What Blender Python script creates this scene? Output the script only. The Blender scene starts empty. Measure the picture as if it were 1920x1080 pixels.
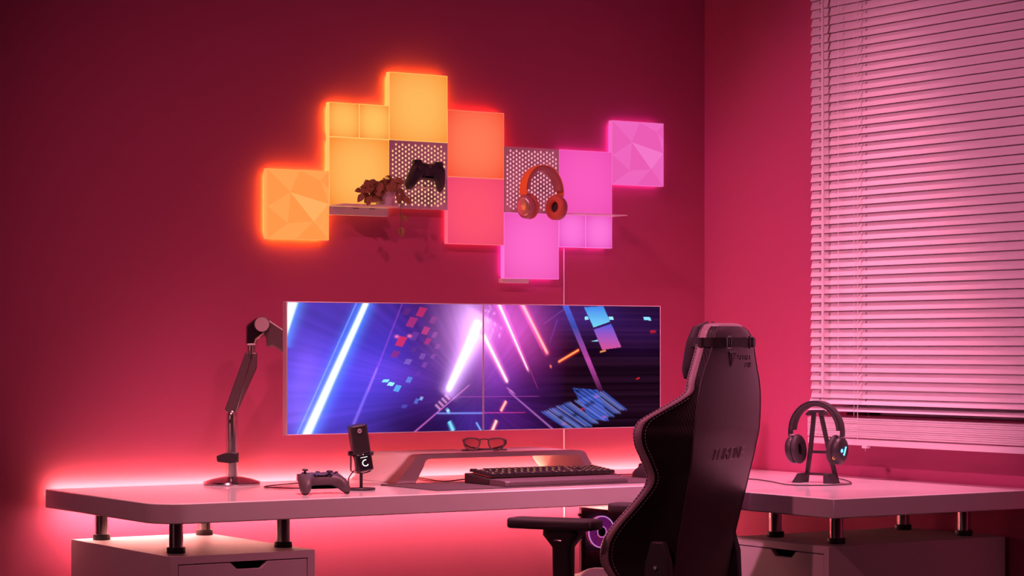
import bpy, math, random
import numpy as np
from mathutils import Vector, Matrix, Euler

random.seed(7)
scene = bpy.context.scene
COL = scene.collection
PI = math.pi

# ------------------------------------------------------------------ camera
FPX, TH, HZ, CZ = 4368.0, math.radians(32.8), 652.0, 1.13
S_, C_ = math.sin(TH), math.cos(TH)
cam_d = bpy.data.cameras.new('camera')
cam = bpy.data.objects.new('camera', cam_d)
COL.objects.link(cam)
cam_d.sensor_width = 36.0
cam_d.lens = FPX / 1920.0 * 36.0
cam_d.shift_y = (HZ - 540.0) / 1920.0
cam_d.clip_start = 0.05
cam.location = (0, 0, CZ)
cam.rotation_euler = (PI / 2, 0, -TH)
scene.camera = cam

# ------------------------------------------------------------------ view and world
scene.view_settings.view_transform = 'Standard'
scene.view_settings.look = 'None'
scene.view_settings.gamma = 1.0
scene.view_settings.exposure = 0.0
scene.view_settings.use_curve_mapping = False
world = bpy.data.worlds.new('night')
scene.world = world
world.use_nodes = True
world.node_tree.nodes['Background'].inputs[0].default_value = (0.01, 0.004, 0.012, 1)
world.node_tree.nodes['Background'].inputs[1].default_value = 0.3


# ------------------------------------------------------------------ ceiling lamps and added fill lights
def lamp(name, kind, loc, target, energy, color, size=0.15, angle=60, blend=0.6, size_y=None):
    d = bpy.data.lights.new(name, kind)
    d.energy = energy
    d.color = color
    if kind == 'SPOT':
        d.spot_size = math.radians(angle)
        d.spot_blend = blend
        d.shadow_soft_size = size
    elif kind == 'AREA':
        d.shape = 'RECTANGLE'
        d.size = size
        d.size_y = size_y or size
    else:
        d.shadow_soft_size = size
    o = bpy.data.objects.new(name, d)
    COL.objects.link(o)
    o.location = loc
    v = Vector(target) - Vector(loc)
    o.rotation_euler = v.to_track_quat('-Z', 'Y').to_euler()
    return o


lamp('ceiling_spot_left', 'SPOT', (0.66, 3.7, 3.17), (3.95, 5.9, 0.62), 170, (1.0, 0.20, 0.32), 0.04, 46, 1.0)
lamp('ceiling_spot_middle', 'SPOT', (3.4, 3.7, 3.17), (3.75, 5.4, 0.7), 100, (1.0, 0.23, 0.42), 0.03, 58, 1.0)
lamp('added_fill_desk', 'SPOT', (2.85, 5.0, 3.2), (2.85, 5.25, 0.75), 380, (1.0, 0.33, 0.42), 0.12, 42, 0.8)  # added fill, no real fixture; brightens the left tabletop
lamp('added_fill_corner', 'SPOT', (4.05, 4.95, 3.2), (4.05, 5.08, 0.75), 420, (1.0, 0.29, 0.46), 0.12, 42, 0.8)  # added fill, no real fixture; brightens the window end of the desk
lamp('added_fill_window', 'SPOT', (1.4, 5.0, 3.2), (4.5, 4.92, 1.15), 290, (1.0, 0.26, 0.48), 0.10, 42, 0.8)  # added fill to brighten the blind and right wall, sparing the back wall
lamp('added_fill_left', 'SPOT', (-1.2, 3.9, 1.3), (3.4, 5.0, 0.8), 20, (1.0, 0.40, 0.46), 0.6, 44, 0.8)  # added side fill from out of view, for faces turned left
lamp('added_fill_area', 'AREA', (3.9, 0.3, 1.9), (3.4, 5.2, 0.6), 3.2, (1.0, 0.38, 0.48), 1.0)  # added weak fill from the camera side, no real lamp there

# ------------------------------------------------------------------ measuring helpers
def ray(px, py):
    a = (px - 960) / FPX
    return (S_ + C_ * a, C_ - S_ * a, (HZ - py) / FPX)


def on_y(px, py, Y):
    r = ray(px, py); t = Y / r[1]
    return (r[0] * t, Y, CZ + r[2] * t)


def on_z(px, py, Z):
    r = ray(px, py); t = (Z - CZ) / r[2]
    return (r[0] * t, r[1] * t, Z)


# ------------------------------------------------------------------ materials
def nd(nt, kind, x=0, **kw):
    n = nt.nodes.new(kind)
    for k, v in kw.items():
        setattr(n, k, v)
    return n


def mat(name, color, rough=0.5, metal=0.0, spec=0.5, coat=0.0, bump=None, scale=40.0, stretch=(1, 1, 1),
        vary=0.0, trans=0.0, ior=1.45, bump_dist=0.002):
    m = bpy.data.materials.new(name)
    m.use_nodes = True
    nt = m.node_tree
    b = nt.nodes['Principled BSDF']
    b.inputs['Base Color'].default_value = (*color, 1)
    b.inputs['Roughness'].default_value = rough
    b.inputs['Metallic'].default_value = metal
    b.inputs['Specular IOR Level'].default_value = spec
    b.inputs['Coat Weight'].default_value = coat
    b.inputs['Transmission Weight'].default_value = trans
    b.inputs['IOR'].default_value = ior
    if bump or vary:
        tc = nd(nt, 'ShaderNodeTexCoord')
        mp = nd(nt, 'ShaderNodeMapping')
        mp.inputs['Scale'].default_value = stretch
        nt.links.new(tc.outputs['Object'], mp.inputs['Vector'])
        nz = nd(nt, 'ShaderNodeTexNoise')
        nz.inputs['Scale'].default_value = scale
        nz.inputs['Detail'].default_value = 4
        nt.links.new(mp.outputs['Vector'], nz.inputs['Vector'])
        if bump:
            bp = nd(nt, 'ShaderNodeBump')
            bp.inputs['Strength'].default_value = bump
            bp.inputs['Distance'].default_value = bump_dist
            nt.links.new(nz.outputs['Fac'], bp.inputs['Height'])
            nt.links.new(bp.outputs['Normal'], b.inputs['Normal'])
        if vary:
            mx = nd(nt, 'ShaderNodeMix', data_type='RGBA')
            mx.inputs[6].default_value = (*[c * (1 - vary) for c in color], 1)
            mx.inputs[7].default_value = (*[min(1, c * (1 + vary)) for c in color], 1)
            nt.links.new(nz.outputs['Fac'], mx.inputs[0])
            nt.links.new(mx.outputs[2], b.inputs['Base Color'])
    return m


def glow(name, color, strength=1.0, edge=None, radius=0.1):
    """a light-giving surface; edge = colour at the rim of a lit panel (its diffuser is brightest in the middle)"""
    m = bpy.data.materials.new(name)
    m.use_nodes = True
    nt = m.node_tree
    nt.nodes.remove(nt.nodes['Principled BSDF'])
    e = nd(nt, 'ShaderNodeEmission')
    e.inputs[0].default_value = (*color, 1)
    e.inputs[1].default_value = strength
    out = nt.nodes['Material Output']
    nt.links.new(e.outputs[0], out.inputs[0])
    if edge:
        tc = nd(nt, 'ShaderNodeTexCoord')
        sx = nd(nt, 'ShaderNodeSeparateXYZ')
        nt.links.new(tc.outputs['Object'], sx.inputs[0])
        acc = None
        sq = []
        for i in (0, 2):
            d = nd(nt, 'ShaderNodeMath', operation='DIVIDE'); d.inputs[1].default_value = radius
            nt.links.new(sx.outputs[i], d.inputs[0])
            p = nd(nt, 'ShaderNodeMath', operation='ABSOLUTE'); nt.links.new(d.outputs[0], p.inputs[0])
            q = nd(nt, 'ShaderNodeMath', operation='POWER'); q.inputs[1].default_value = 2.4
            nt.links.new(p.outputs[0], q.inputs[0]); sq.append(q)
        a0_ = nd(nt, 'ShaderNodeMath', operation='ADD')
        nt.links.new(sq[0].outputs[0], a0_.inputs[0]); nt.links.new(sq[1].outputs[0], a0_.inputs[1])
        a = nd(nt, 'ShaderNodeMath', operation='MULTIPLY'); a.inputs[1].default_value = 0.6
        nt.links.new(a0_.outputs[0], a.inputs[0])
        c = nd(nt, 'ShaderNodeMath', operation='MINIMUM'); c.inputs[1].default_value = 1.0
        nt.links.new(a.outputs[0], c.inputs[0])
        mx = nd(nt, 'ShaderNodeMix', data_type='RGBA')
        mx.inputs[6].default_value = (*color, 1); mx.inputs[7].default_value = (*edge, 1)
        nt.links.new(c.outputs[0], mx.inputs[0])
        nt.links.new(mx.outputs[2], e.inputs[0])
    return m


def lin(r, g, b):
    f = lambda c: (c / 255 / 12.92) if c / 255 <= 0.04045 else ((c / 255 + 0.055) / 1.055) ** 2.4
    return (f(r), f(g), f(b))


M = {}
M['wall'] = mat('red_wall_paint', (0.48, 0.095, 0.20), 0.85, spec=0.2, bump=0.25, scale=260, bump_dist=0.0006)
M['ceiling'] = mat('ceiling_paint', (0.12, 0.05, 0.07), 0.9, spec=0.1, bump=0.2, scale=120)
M['floor'] = mat('dark_floor_boards', (0.07, 0.035, 0.04), 0.45, bump=0.3, scale=8, stretch=(1, 12, 1), vary=0.25)
M['lacquer'] = mat('white_desk_lacquer', (0.85, 0.82, 0.82), 0.10, spec=0.6, bump=0.05, scale=30, stretch=(0.6, 0.6, 22), bump_dist=0.0008)
M['cabinet'] = mat('white_cabinet_foil', (0.80, 0.76, 0.76), 0.5, bump=0.04, scale=200)
M['riser'] = mat('white_riser_lacquer', (0.84, 0.80, 0.82), 0.38, bump=0.03, scale=200)
M['blind'] = mat('white_blind_slat', (0.84, 0.80, 0.82), 0.42, bump=0.06, scale=40, stretch=(1, 1, 8))
def see_through(m, amount, color):
    nt = m.node_tree
    t = nd(nt, 'ShaderNodeBsdfTranslucent'); t.inputs[0].default_value = (*color, 1)
    mx = nd(nt, 'ShaderNodeMixShader'); mx.inputs[0].default_value = amount
    nt.links.new(nt.nodes['Principled BSDF'].outputs[0], mx.inputs[1]); nt.links.new(t.outputs[0], mx.inputs[2])
    nt.links.new(mx.outputs[0], nt.nodes['Material Output'].inputs[0])


see_through(M['blind'], 0.22, (0.85, 0.75, 0.78))   # translucency added to brighten the dark lines between slats
M['cord'] = mat('white_cord', (0.8, 0.75, 0.77), 0.7, bump=0.3, scale=900)
M['chrome'] = mat('brushed_steel', (0.72, 0.70, 0.70), 0.22, metal=1.0, bump=0.05, scale=60, stretch=(20, 20, 1))
M['steel_dark'] = mat('polished_dark_metal', (0.42, 0.40, 0.42), 0.2, metal=1.0, bump=0.02, scale=100)
M['black'] = mat('black_plastic', (0.028, 0.024, 0.028), 0.45, bump=0.1, scale=700, bump_dist=0.0003)
M['black_gloss'] = mat('black_gloss', (0.02, 0.016, 0.02), 0.12, coat=0.5, bump=0.01, scale=50)
M['black_soft'] = mat('black_soft_pad', (0.035, 0.028, 0.032), 0.6, bump=0.2, scale=500, bump_dist=0.0005)
M['grey'] = mat('dark_grey_plastic', (0.08, 0.06, 0.07), 0.5, bump=0.1, scale=500, bump_dist=0.0003)
M['charcoal_arm'] = mat('charcoal_metal', (0.14, 0.10, 0.11), 0.42, metal=0.5, bump=0.05, scale=300)
M['silver'] = mat('satin_aluminium', (0.75, 0.70, 0.72), 0.3, metal=1.0, bump=0.03, scale=100)
M['frame_white'] = mat('white_panel_housing', (0.75, 0.68, 0.70), 0.5, bump=0.03, scale=200)
M['housing'] = mat('panel_back_housing', (0.05, 0.03, 0.035), 0.6, bump=0.03, scale=200)
M['perf'] = mat('white_perforated_steel', (0.72, 0.56, 0.62), 0.5, bump=0.05, scale=400)
M['acrylic'] = mat('frosted_shelf_plate', (0.85, 0.75, 0.80), 0.25, bump=0.02, scale=50)
M['pot'] = mat('white_ceramic', (0.78, 0.72, 0.72), 0.35, bump=0.05, scale=80)
M['leaf'] = mat('leaf', (0.34, 0.17, 0.07), 0.45, bump=0.3, scale=120, vary=0.4)
M['stem'] = mat('stem', (0.10, 0.07, 0.035), 0.6, bump=0.3, scale=200)
M['soil'] = mat('potting_soil', (0.03, 0.02, 0.015), 0.9, bump=1.0, scale=300)
M['leather'] = mat('black_leather', (0.062, 0.042, 0.049), 0.42, spec=0.5, bump=0.45, scale=330, bump_dist=0.0008)
M['rim_leather'] = mat('charcoal_rim_leather', (0.30, 0.22, 0.24), 0.42, bump=0.35, scale=330, bump_dist=0.0006)
M['thread'] = mat('pale_thread', (0.30, 0.24, 0.26), 0.7, bump=0.2, scale=900)
M['thread_dark'] = mat('dark_thread', (0.015, 0.01, 0.012), 0.8, bump=0.2, scale=900)
M['strap'] = mat('black_webbing', (0.03, 0.024, 0.026), 0.7, bump=0.5, scale=600, bump_dist=0.0006)
M['deskmat'] = mat('dark_grey_deskmat', (0.10, 0.075, 0.085), 0.75, bump=0.2, scale=900, bump_dist=0.0003)
M['tan'] = mat('terracotta_leather', (0.85, 0.24, 0.04), 0.5, bump=0.3, scale=400, bump_dist=0.0005)
M['tan_inner'] = mat('rose_leather', (0.42, 0.16, 0.15), 0.5, bump=0.2, scale=400, bump_dist=0.0005)
M['glasses'] = mat('grey_acetate', (0.22, 0.18, 0.18), 0.35, bump=0.02, scale=100)
M['case'] = mat('dark_case_steel', (0.10, 0.05, 0.07), 0.4, bump=0.05, scale=200)
M['screen_bezel'] = mat('pale_monitor_bezel', (0.7, 0.62, 0.64), 0.35, metal=0.4, bump=0.02, scale=100)
M['slot'] = mat('dark_opening', (0.012, 0.006, 0.008), 0.9, bump=0.02, scale=50)


def glass(name, color, rough=0.02, alpha=0.25):
    m = bpy.data.materials.new(name)
    m.use_nodes = True
    nt = m.node_tree
    b = nt.nodes['Principled BSDF']
    t = nd(nt, 'ShaderNodeBsdfTransparent'); t.inputs[0].default_value = (*color, 1)
    mx = nd(nt, 'ShaderNodeMixShader')
    fr = nd(nt, 'ShaderNodeLayerWeight'); fr.inputs[0].default_value = alpha
    b.inputs['Base Color'].default_value = (0.02, 0.02, 0.02, 1)
    b.inputs['Roughness'].default_value = rough
    nt.links.new(fr.outputs['Fresnel'], mx.inputs[0])
    nt.links.new(t.outputs[0], mx.inputs[1]); nt.links.new(b.outputs[0], mx.inputs[2])
    nt.links.new(mx.outputs[0], nt.nodes['Material Output'].inputs[0])
    return m


M['lens'] = glass('spectacle_lens', (0.9, 0.85, 0.88), 0.02, 0.45)
M['smoked'] = glass('smoked_side_glass', (0.55, 0.42, 0.5), 0.03, 0.15)
M['pane'] = glass('window_pane', (0.8, 0.8, 0.8), 0.02, 0.4)


def ribbed_leather():
    m = mat('ribbed_fibre_leather', (0.012, 0.009, 0.010), 0.42, spec=0.3)
    nt = m.node_tree; b = nt.nodes['Principled BSDF']
    tc = nd(nt, 'ShaderNodeTexCoord')
    mp = nd(nt, 'ShaderNodeMapping'); mp.inputs['Rotation'].default_value = (0.35, 0, 0)
    nt.links.new(tc.outputs['Object'], mp.inputs[0])
    bumps = None
    hs = []
    for d in ('Y', 'Z'):
        w = nd(nt, 'ShaderNodeTexWave', wave_type='BANDS', bands_direction=d)
        w.inputs['Scale'].default_value = 46 if d == 'Y' else 90
        nt.links.new(mp.outputs[0], w.inputs['Vector']); hs.append(w)
    a = nd(nt, 'ShaderNodeMath', operation='MULTIPLY')
    nt.links.new(hs[0].outputs['Fac'], a.inputs[0]); nt.links.new(hs[1].outputs['Fac'], a.inputs[1])
    bp = nd(nt, 'ShaderNodeBump'); bp.inputs['Strength'].default_value = 0.7; bp.inputs['Distance'].default_value = 0.001
    nt.links.new(a.outputs[0], bp.inputs['Height']); nt.links.new(bp.outputs[0], b.inputs['Normal'])
    return m


M['ribbed'] = ribbed_leather()


# ------------------------------------------------------------------ object helpers
def tag(o, label=None, cat=None, group=None, kind=None):
    if label: o['label'] = label
    if cat: o['category'] = cat
    if group: o['group'] = group
    if kind: o['kind'] = kind
    return o


def thing(name, label, cat, loc=(0, 0, 0), rotz=0.0, group=None, rot=None):
    o = bpy.data.objects.new(name, None)
    o.empty_display_size = 0.05
    COL.objects.link(o)
    o.location = loc
    o.rotation_euler = rot if rot else (0, 0, rotz)
    return tag(o, label, cat, group)


def copy_tree(o, parent=None):
    c = o.copy(); COL.objects.link(c); c.parent = parent
    for ch in list(o.children):
        copy_tree(ch, c)
    return c


def mat_of(o):
    """world matrix of an object from its own chain (no depsgraph needed)"""
    m = Matrix.LocRotScale(o.location, o.rotation_euler, o.scale)
    return mat_of(o.parent) @ m if o.parent else m


class MB:
    """collects shapes, then links them as ONE mesh object"""
    def __init__(self):
        self.v, self.f, self.mi = [], [], []
        self.X = Matrix.Identity(4)

    def add(self, vs, fs, mi=0):
        n = len(self.v)
        self.v += [tuple(self.X @ Vector(p)) for p in vs]
        self.f += [tuple(i + n for i in f) for f in fs]
        self.mi += [mi] * len(fs)
        return self

    def box(self, x0, x1, y0, y1, z0, z1, mi=0):
        vs = [(x, y, z) for z in (z0, z1) for y in (y0, y1) for x in (x0, x1)]
        fs = [(0, 2, 3, 1), (4, 5, 7, 6), (0, 1, 5, 4), (2, 6, 7, 3), (0, 4, 6, 2), (1, 3, 7, 5)]
        return self.add(vs, fs, mi)

    def prism(self, poly, axis, a, b, mi=0):
        """poly: 2D outline; axis 'x','y' or 'z' is the direction it is extruded along, from a to b"""
        def P(p, t):
            return {'z': (p[0], p[1], t), 'y': (p[0], t, p[1]), 'x': (t, p[0], p[1])}[axis]
        n = len(poly)
        vs = [P(p, a) for p in poly] + [P(p, b) for p in poly]
        fs = [tuple(range(n - 1, -1, -1)), tuple(range(n, 2 * n))]
        fs += [(i, (i + 1) % n, n + (i + 1) % n, n + i) for i in range(n)]
        return self.add(vs, fs, mi)

    def tube(self, pts, r, seg=10, mi=0, caps=True, flat=None):
        """swept tube; r a number or a list; flat=(w,h,up) gives a rectangular strap section instead"""
        pts = [Vector(p) for p in pts]
        n = len(pts)
        rs = r if isinstance(r, (list, tuple)) else [r] * n
        tang = []
        for i in range(n):
            a = pts[max(0, i - 1)]; b = pts[min(n - 1, i + 1)]
            tang.append((b - a).normalized())
        up = Vector((0, 0, 1)) if abs(tang[0].z) < 0.9 else Vector((1, 0, 0))
        u = tang[0].cross(up).normalized()
        vs, fs = [], []
        for i in range(n):
            u = (u - tang[i] * u.dot(tang[i])).normalized()
            w = tang[i].cross(u)
            for k in range(seg):
                t = 2 * PI * k / seg
                vs.append(pts[i] + (u * math.cos(t) + w * math.sin(t)) * rs[i])
        for i in range(n - 1):
            for k in range(seg):
                a, b = i * seg + k, i * seg + (k + 1) % seg
                fs.append((a, b, b + seg, a + seg))
        if caps:
            fs.append(tuple(range(seg - 1, -1, -1)))
            fs.append(tuple(range((n - 1) * seg, n * seg)))
        return self.add(vs, fs, mi)

    def cyl(self, p0, p1, r0, r1=None, seg=24, mi=0):
        return self.tube([p0, p1], [r0, r1 if r1 is not None else r0], seg, mi)

    def lathe(self, prof, centre=(0, 0, 0), axis='z', seg=40, mi=0, sx=1.0, sy=1.0, close=False):
        vs, fs = [], []
        for (r, h) in prof:
            for k in range(seg):
                t = 2 * PI * k / seg
                a, b = r * math.cos(t) * sx, r * math.sin(t) * sy
                p = {'z': (a, b, h), 'y': (a, h, b), 'x': (h, a, b)}[axis]
                vs.append((p[0] + centre[0], p[1] + centre[1], p[2] + centre[2]))
        n = len(prof)
        for i in range(n - 1 + (1 if close else 0)):
            j = (i + 1) % n
            for k in range(seg):
                a, b = i * seg + k, i * seg + (k + 1) % seg
                c, d = j * seg + (k + 1) % seg, j * seg + k
                fs.append((a, b, c, d))
        if not close:
            fs.append(tuple(range(seg - 1, -1, -1)))
            fs.append(tuple(range((n - 1) * seg, n * seg)))
        return self.add(vs, fs, mi)

    def sweep(self, path, section, closed_section=True, mi=0, caps=True):
        """path: list of (origin, xaxis, yaxis) frames; section: list of (a, b)"""
        n, m = len(path), len(section)
        vs, fs = [], []
        for (o, xa, ya) in path:
            o, xa, ya = Vector(o), Vector(xa), Vector(ya)
            for (a, b) in section:
                vs.append(o + xa * a + ya * b)
        mm = m if closed_section else m - 1
        for i in range(n - 1):
            for k in range(mm):
                a, b = i * m + k, i * m + (k + 1) % m
                fs.append((a, b, b + m, a + m))
        if caps and closed_section:
            fs.append(tuple(range(m - 1, -1, -1)))
            fs.append(tuple(range((n - 1) * m, n * m)))
        return self.add(vs, fs, mi)

    def grid(self, rows, mi=0, close_v=False):
        n, m = len(rows), len(rows[0])
        vs = [p for r in rows for p in r]
        fs = []
        for i in range(n - 1):
            for k in range(m if close_v else m - 1):
                a, b = i * m + k, i * m + (k + 1) % m
                fs.append((a, b, b + m, a + m))
        return self.add(vs, fs, mi)

    def build(self, name, m, parent=None, smooth=False, bevel=0, bseg=2, world=False, subsurf=0, solid=0, sharp=35):
        me = bpy.data.meshes.new(name)
        me.from_pydata(self.v, [], self.f)
        mats = m if isinstance(m, (list, tuple)) else [m]
        for k in mats:
            me.materials.append(k)
        if len(mats) > 1:
            me.polygons.foreach_set('material_index', self.mi)
        if world and parent is not None:
            me.transform(mat_of(parent).inverted())
        import bmesh
        bm = bmesh.new(); bm.from_mesh(me)
        bmesh.ops.recalc_face_normals(bm, faces=bm.faces)
        bm.to_mesh(me); bm.free()
        o = bpy.data.objects.new(name, me)
        COL.objects.link(o)
        if parent is not None:
            o.parent = parent
        if smooth:
            me.polygons.foreach_set('use_smooth', [True] * len(me.polygons))
            try:
                me.set_sharp_from_angle(angle=math.radians(sharp))
            except Exception:
                pass
        if solid:
            s = o.modifiers.new('solid', 'SOLIDIFY'); s.thickness = solid; s.offset = 0
        if bevel:
            b = o.modifiers.new('bevel', 'BEVEL'); b.width = bevel; b.segments = bseg
            b.limit_method = 'ANGLE'; b.angle_limit = math.radians(35)
            b.harden_normals = False
            me.polygons.foreach_set('use_smooth', [True] * len(me.polygons))
            try:
                me.set_sharp_from_angle(angle=math.radians(60))
            except Exception:
                pass
        if subsurf:
            s = o.modifiers.new('sub', 'SUBSURF'); s.levels = subsurf; s.render_levels = subsurf
        return o


def catmull(pts, n):
    """resample a list of points (tuples of any length) to n points along a Catmull-Rom spline"""
    P = np.array(pts, float)
    out = []
    m = len(P)
    for i in range(n):
        t = i / (n - 1) * (m - 1)
        k = min(int(t), m - 2); f = t - k
        p0 = P[max(k - 1, 0)]; p1 = P[k]; p2 = P[k + 1]; p3 = P[min(k + 2, m - 1)]
        out.append(0.5 * ((2 * p1) + (-p0 + p2) * f + (2 * p0 - 5 * p1 + 4 * p2 - p3) * f * f + (-p0 + 3 * p1 - 3 * p2 + p3) * f ** 3))
    return [tuple(p) for p in out]


def rrect(x0, x1, y0, y1, r, n=5):
    out = []
    for (cx, cy, a0) in ((x1 - r, y0 + r, -90), (x1 - r, y1 - r, 0), (x0 + r, y1 - r, 90), (x0 + r, y0 + r, 180)):
        for k in range(n + 1):
            t = math.radians(a0 + 90 * k / n)
            out.append((cx + r * math.cos(t), cy + r * math.sin(t)))
    return out


# =================================================================== THE ROOM
WY, WX = 5.97, 4.585


def struct(name, mb, m, parent=None, **kw):
    o = mb.build(name, m, parent, **kw)
    if parent is None: o['kind'] = 'structure'
    return o


struct('wall_back', MB().box(-2.6, WX + 0.1, WY, WY + 0.1, 0, 3.3), M['wall'])
wr = MB()   # right wall, with the window opening left free
W0, W1, WZ0, WZ1 = 3.30, 5.28, 0.93, 2.42
wr.box(WX, WX + 0.14, W1, WY, 0, 3.3)
wr.box(WX, WX + 0.14, -1.4, W0, 0, 3.3)
wr.box(WX, WX + 0.14, W0, W1, 0, WZ0)
wr.box(WX, WX + 0.14, W0, W1, WZ1, 3.3)
struct('wall_right', wr, M['wall'])
struct('wall_left', MB().box(-2.7, -2.6, -1.4, WY + 0.1, 0, 3.3), M['wall'])
struct('wall_front', MB().box(-2.7, WX + 0.14, -1.5, -1.4, 0, 3.3), M['wall'])
struct('ceiling', MB().box(-2.7, WX + 0.14, -1.5, WY + 0.1, 3.3, 3.4), M['ceiling'])
struct('floor', MB().box(-2.7, WX + 0.14, -1.5, WY + 0.1, -0.1, 0), M['floor'])
struct('baseboard_back', MB().box(-2.6, WX, WY - 0.014, WY, 0, 0.08), M['cabinet'], bevel=0.003)
struct('baseboard_right', MB().box(WX - 0.014, WX, -1.4, WY - 0.014, 0, 0.08), M['cabinet'], bevel=0.003)
win = thing('window_1', None, None, (WX + 0.10, (W0 + W1) / 2, WZ0))
win['kind'] = 'structure'
fr = MB()
for (a, b, c, d) in ((W0, W1, WZ0, WZ0 + 0.06), (W0, W1, WZ1 - 0.06, WZ1), (W0, W0 + 0.06, WZ0, WZ1), (W1 - 0.06, W1, WZ0, WZ1),
                     ((W0 + W1) / 2 - 0.03, (W0 + W1) / 2 + 0.03, WZ0, WZ1)):
    fr.box(WX + 0.08, WX + 0.13, a, b, c, d)
fr.build('window_frame', M['cabinet'], win, world=True)
MB().box(WX + 0.100, WX + 0.106, W0 + 0.06, W1 - 0.06, WZ0 + 0.06, WZ1 - 0.06).build('pane', M['pane'], win, world=True)

# =================================================================== THE DESK
DT, DB = 0.75, 0.70
desk = thing('desk', 'white L-shaped desk with a rounded front corner, standing on two drawer units', 'desk', (3.2, 5.55, 0.616))


def arc(cx, cy, r, a0, a1, n=10):
    return [(cx + r * math.cos(math.radians(a0 + (a1 - a0) * k / n)), cy + r * math.sin(math.radians(a0 + (a1 - a0) * k / n))) for k in range(n + 1)]


DY0, DY1 = 5.205, 5.945
top = [(2.338, DY1)] + arc(2.338 + 0.085, DY0 + 0.085, 0.085, 180, 270) + [(3.85, DY0), (3.85, 4.482), (WX - 0.006, 4.482), (WX - 0.006, DY1)]
MB().prism(top, 'z', DB, DT).build('tabletop', M['lacquer'], desk, world=True, bevel=0.0025)
for (x, y) in ((2.455, 5.837), (2.452, 5.357), (2.756, 5.365), (2.755, 5.834), (4.032, 4.935), (4.03, 4.681), (4.495, 4.691), (4.495, 4.935)):
    lg = MB().cyl((x, y, 0.625), (x, y, DB), 0.0178, seg=32).build('leg', M['chrome'], desk, world=True, smooth=True)
    MB().lathe([(0.0225, 0.616), (0.0235, 0.618), (0.0235, 0.629), (0.0225, 0.631)], (x, y, 0), seg=32).build('collar', M['black'], lg, smooth=True).data.transform(mat_of(desk).inverted())


def drawer_unit(label, x0, x1, y0, y1, face):
    """face '-y' or '-x': the side the drawers open to; notch grips cut into each drawer front"""
    t = thing('drawer_unit', label, 'cabinet', ((x0 + x1) / 2, (y0 + y1) / 2, 0), group='drawer units under the desk')
    H, th = 0.616, 0.019
    w = (x1 - x0) if face == '-y' else (y1 - y0)
    d = (y1 - y0) if face == '-y' else (x1 - x0)
    rot = Matrix.Identity(4) if face == '-y' else Matrix.Rotation(-PI / 2, 4, 'Z')
    b = MB(); b.X = rot
    b.box(-w / 2, w / 2, -d / 2, d / 2, H - th, H)
    b.box(-w / 2, w / 2, -d / 2, d / 2, 0, th)
    b.box(-w / 2, -w / 2 + th, -d / 2, d / 2, th, H - th)
    b.box(w / 2 - th, w / 2, -d / 2, d / 2, th, H - th)
    b.box(-w / 2 + th, w / 2 - th, d / 2 - 0.008, d / 2, th, H - th)
    b.build('body', M['cabinet'], t)
    n = 4
    gap = 0.003
    zz0, zz1 = th + gap, H - th - gap
    hh = (zz1 - zz0 + gap) / n
    nx = 0.015
    for i in range(n):
        a, c = zz0 + i * hh, zz0 + (i + 1) * hh - gap
        L, R = -w / 2 + th + gap, w / 2 - th - gap
        poly = [(L, a), (R, a), (R, c), (nx + 0.052, c), (nx + 0.033, c - 0.017), (nx - 0.033, c - 0.017), (nx - 0.052, c), (L, c)]
        f = MB(); f.X = rot
        f.prism(poly, 'y', -d / 2 + 0.001, -d / 2 + 0.017)
        dr = f.build('drawer', M['cabinet'], t, bevel=0.0008)
        g = MB(); g.X = rot
        g.box(L + 0.02, R - 0.02, -d / 2 + 0.06, -d / 2 + 0.064, a, c - 0.03)
        g.box(L + 0.02, L + 0.024, -d / 2 + 0.017, d / 2 - 0.02, a, c - 0.03)
        g.box(R - 0.024, R - 0.02, -d / 2 + 0.017, d / 2 - 0.02, a, c - 0.03)
        g.build('drawer_box', M['slot'], dr)
    return t


drawer_unit('white drawer unit under the rounded left end of the desk', 2.392, 2.790, 5.256, 5.895, '-y')
drawer_unit('white drawer unit under the window end of the desk, behind the chair', 3.94, 4.566, 4.606, 5.006, '-x')

# LED strips along the rear of the desk
led = glow('led_strip_light', (1.0, 0.42, 0.24), 1.0)
led.node_tree.nodes['Emission'].inputs[1].default_value = 100.0
st = MB().box(2.36, 4.56, DY1 + 0.0005, DY1 + 0.004, 0.7410, 0.7480).build('led_strip', led)
tag(st, 'thin glowing strip light fixed along the rear edge of the desk', 'strip light', 'strip lights behind and under the desk')
led2 = glow('led_strip_under', (1.0, 0.40, 0.34), 1.0)
led2.node_tree.nodes['Emission'].inputs[1].default_value = 110.0
st = MB().box(2.37, 4.45, 5.905, 5.915, DB - 0.004, DB - 0.0005).build('led_strip', led2)
tag(st, 'thin glowing strip light fixed under the desk close to the wall', 'strip light', 'strip lights behind and under the desk')

# =================================================================== LIGHT PANELS
PY = 5.94   # front plane of the panels


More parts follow.
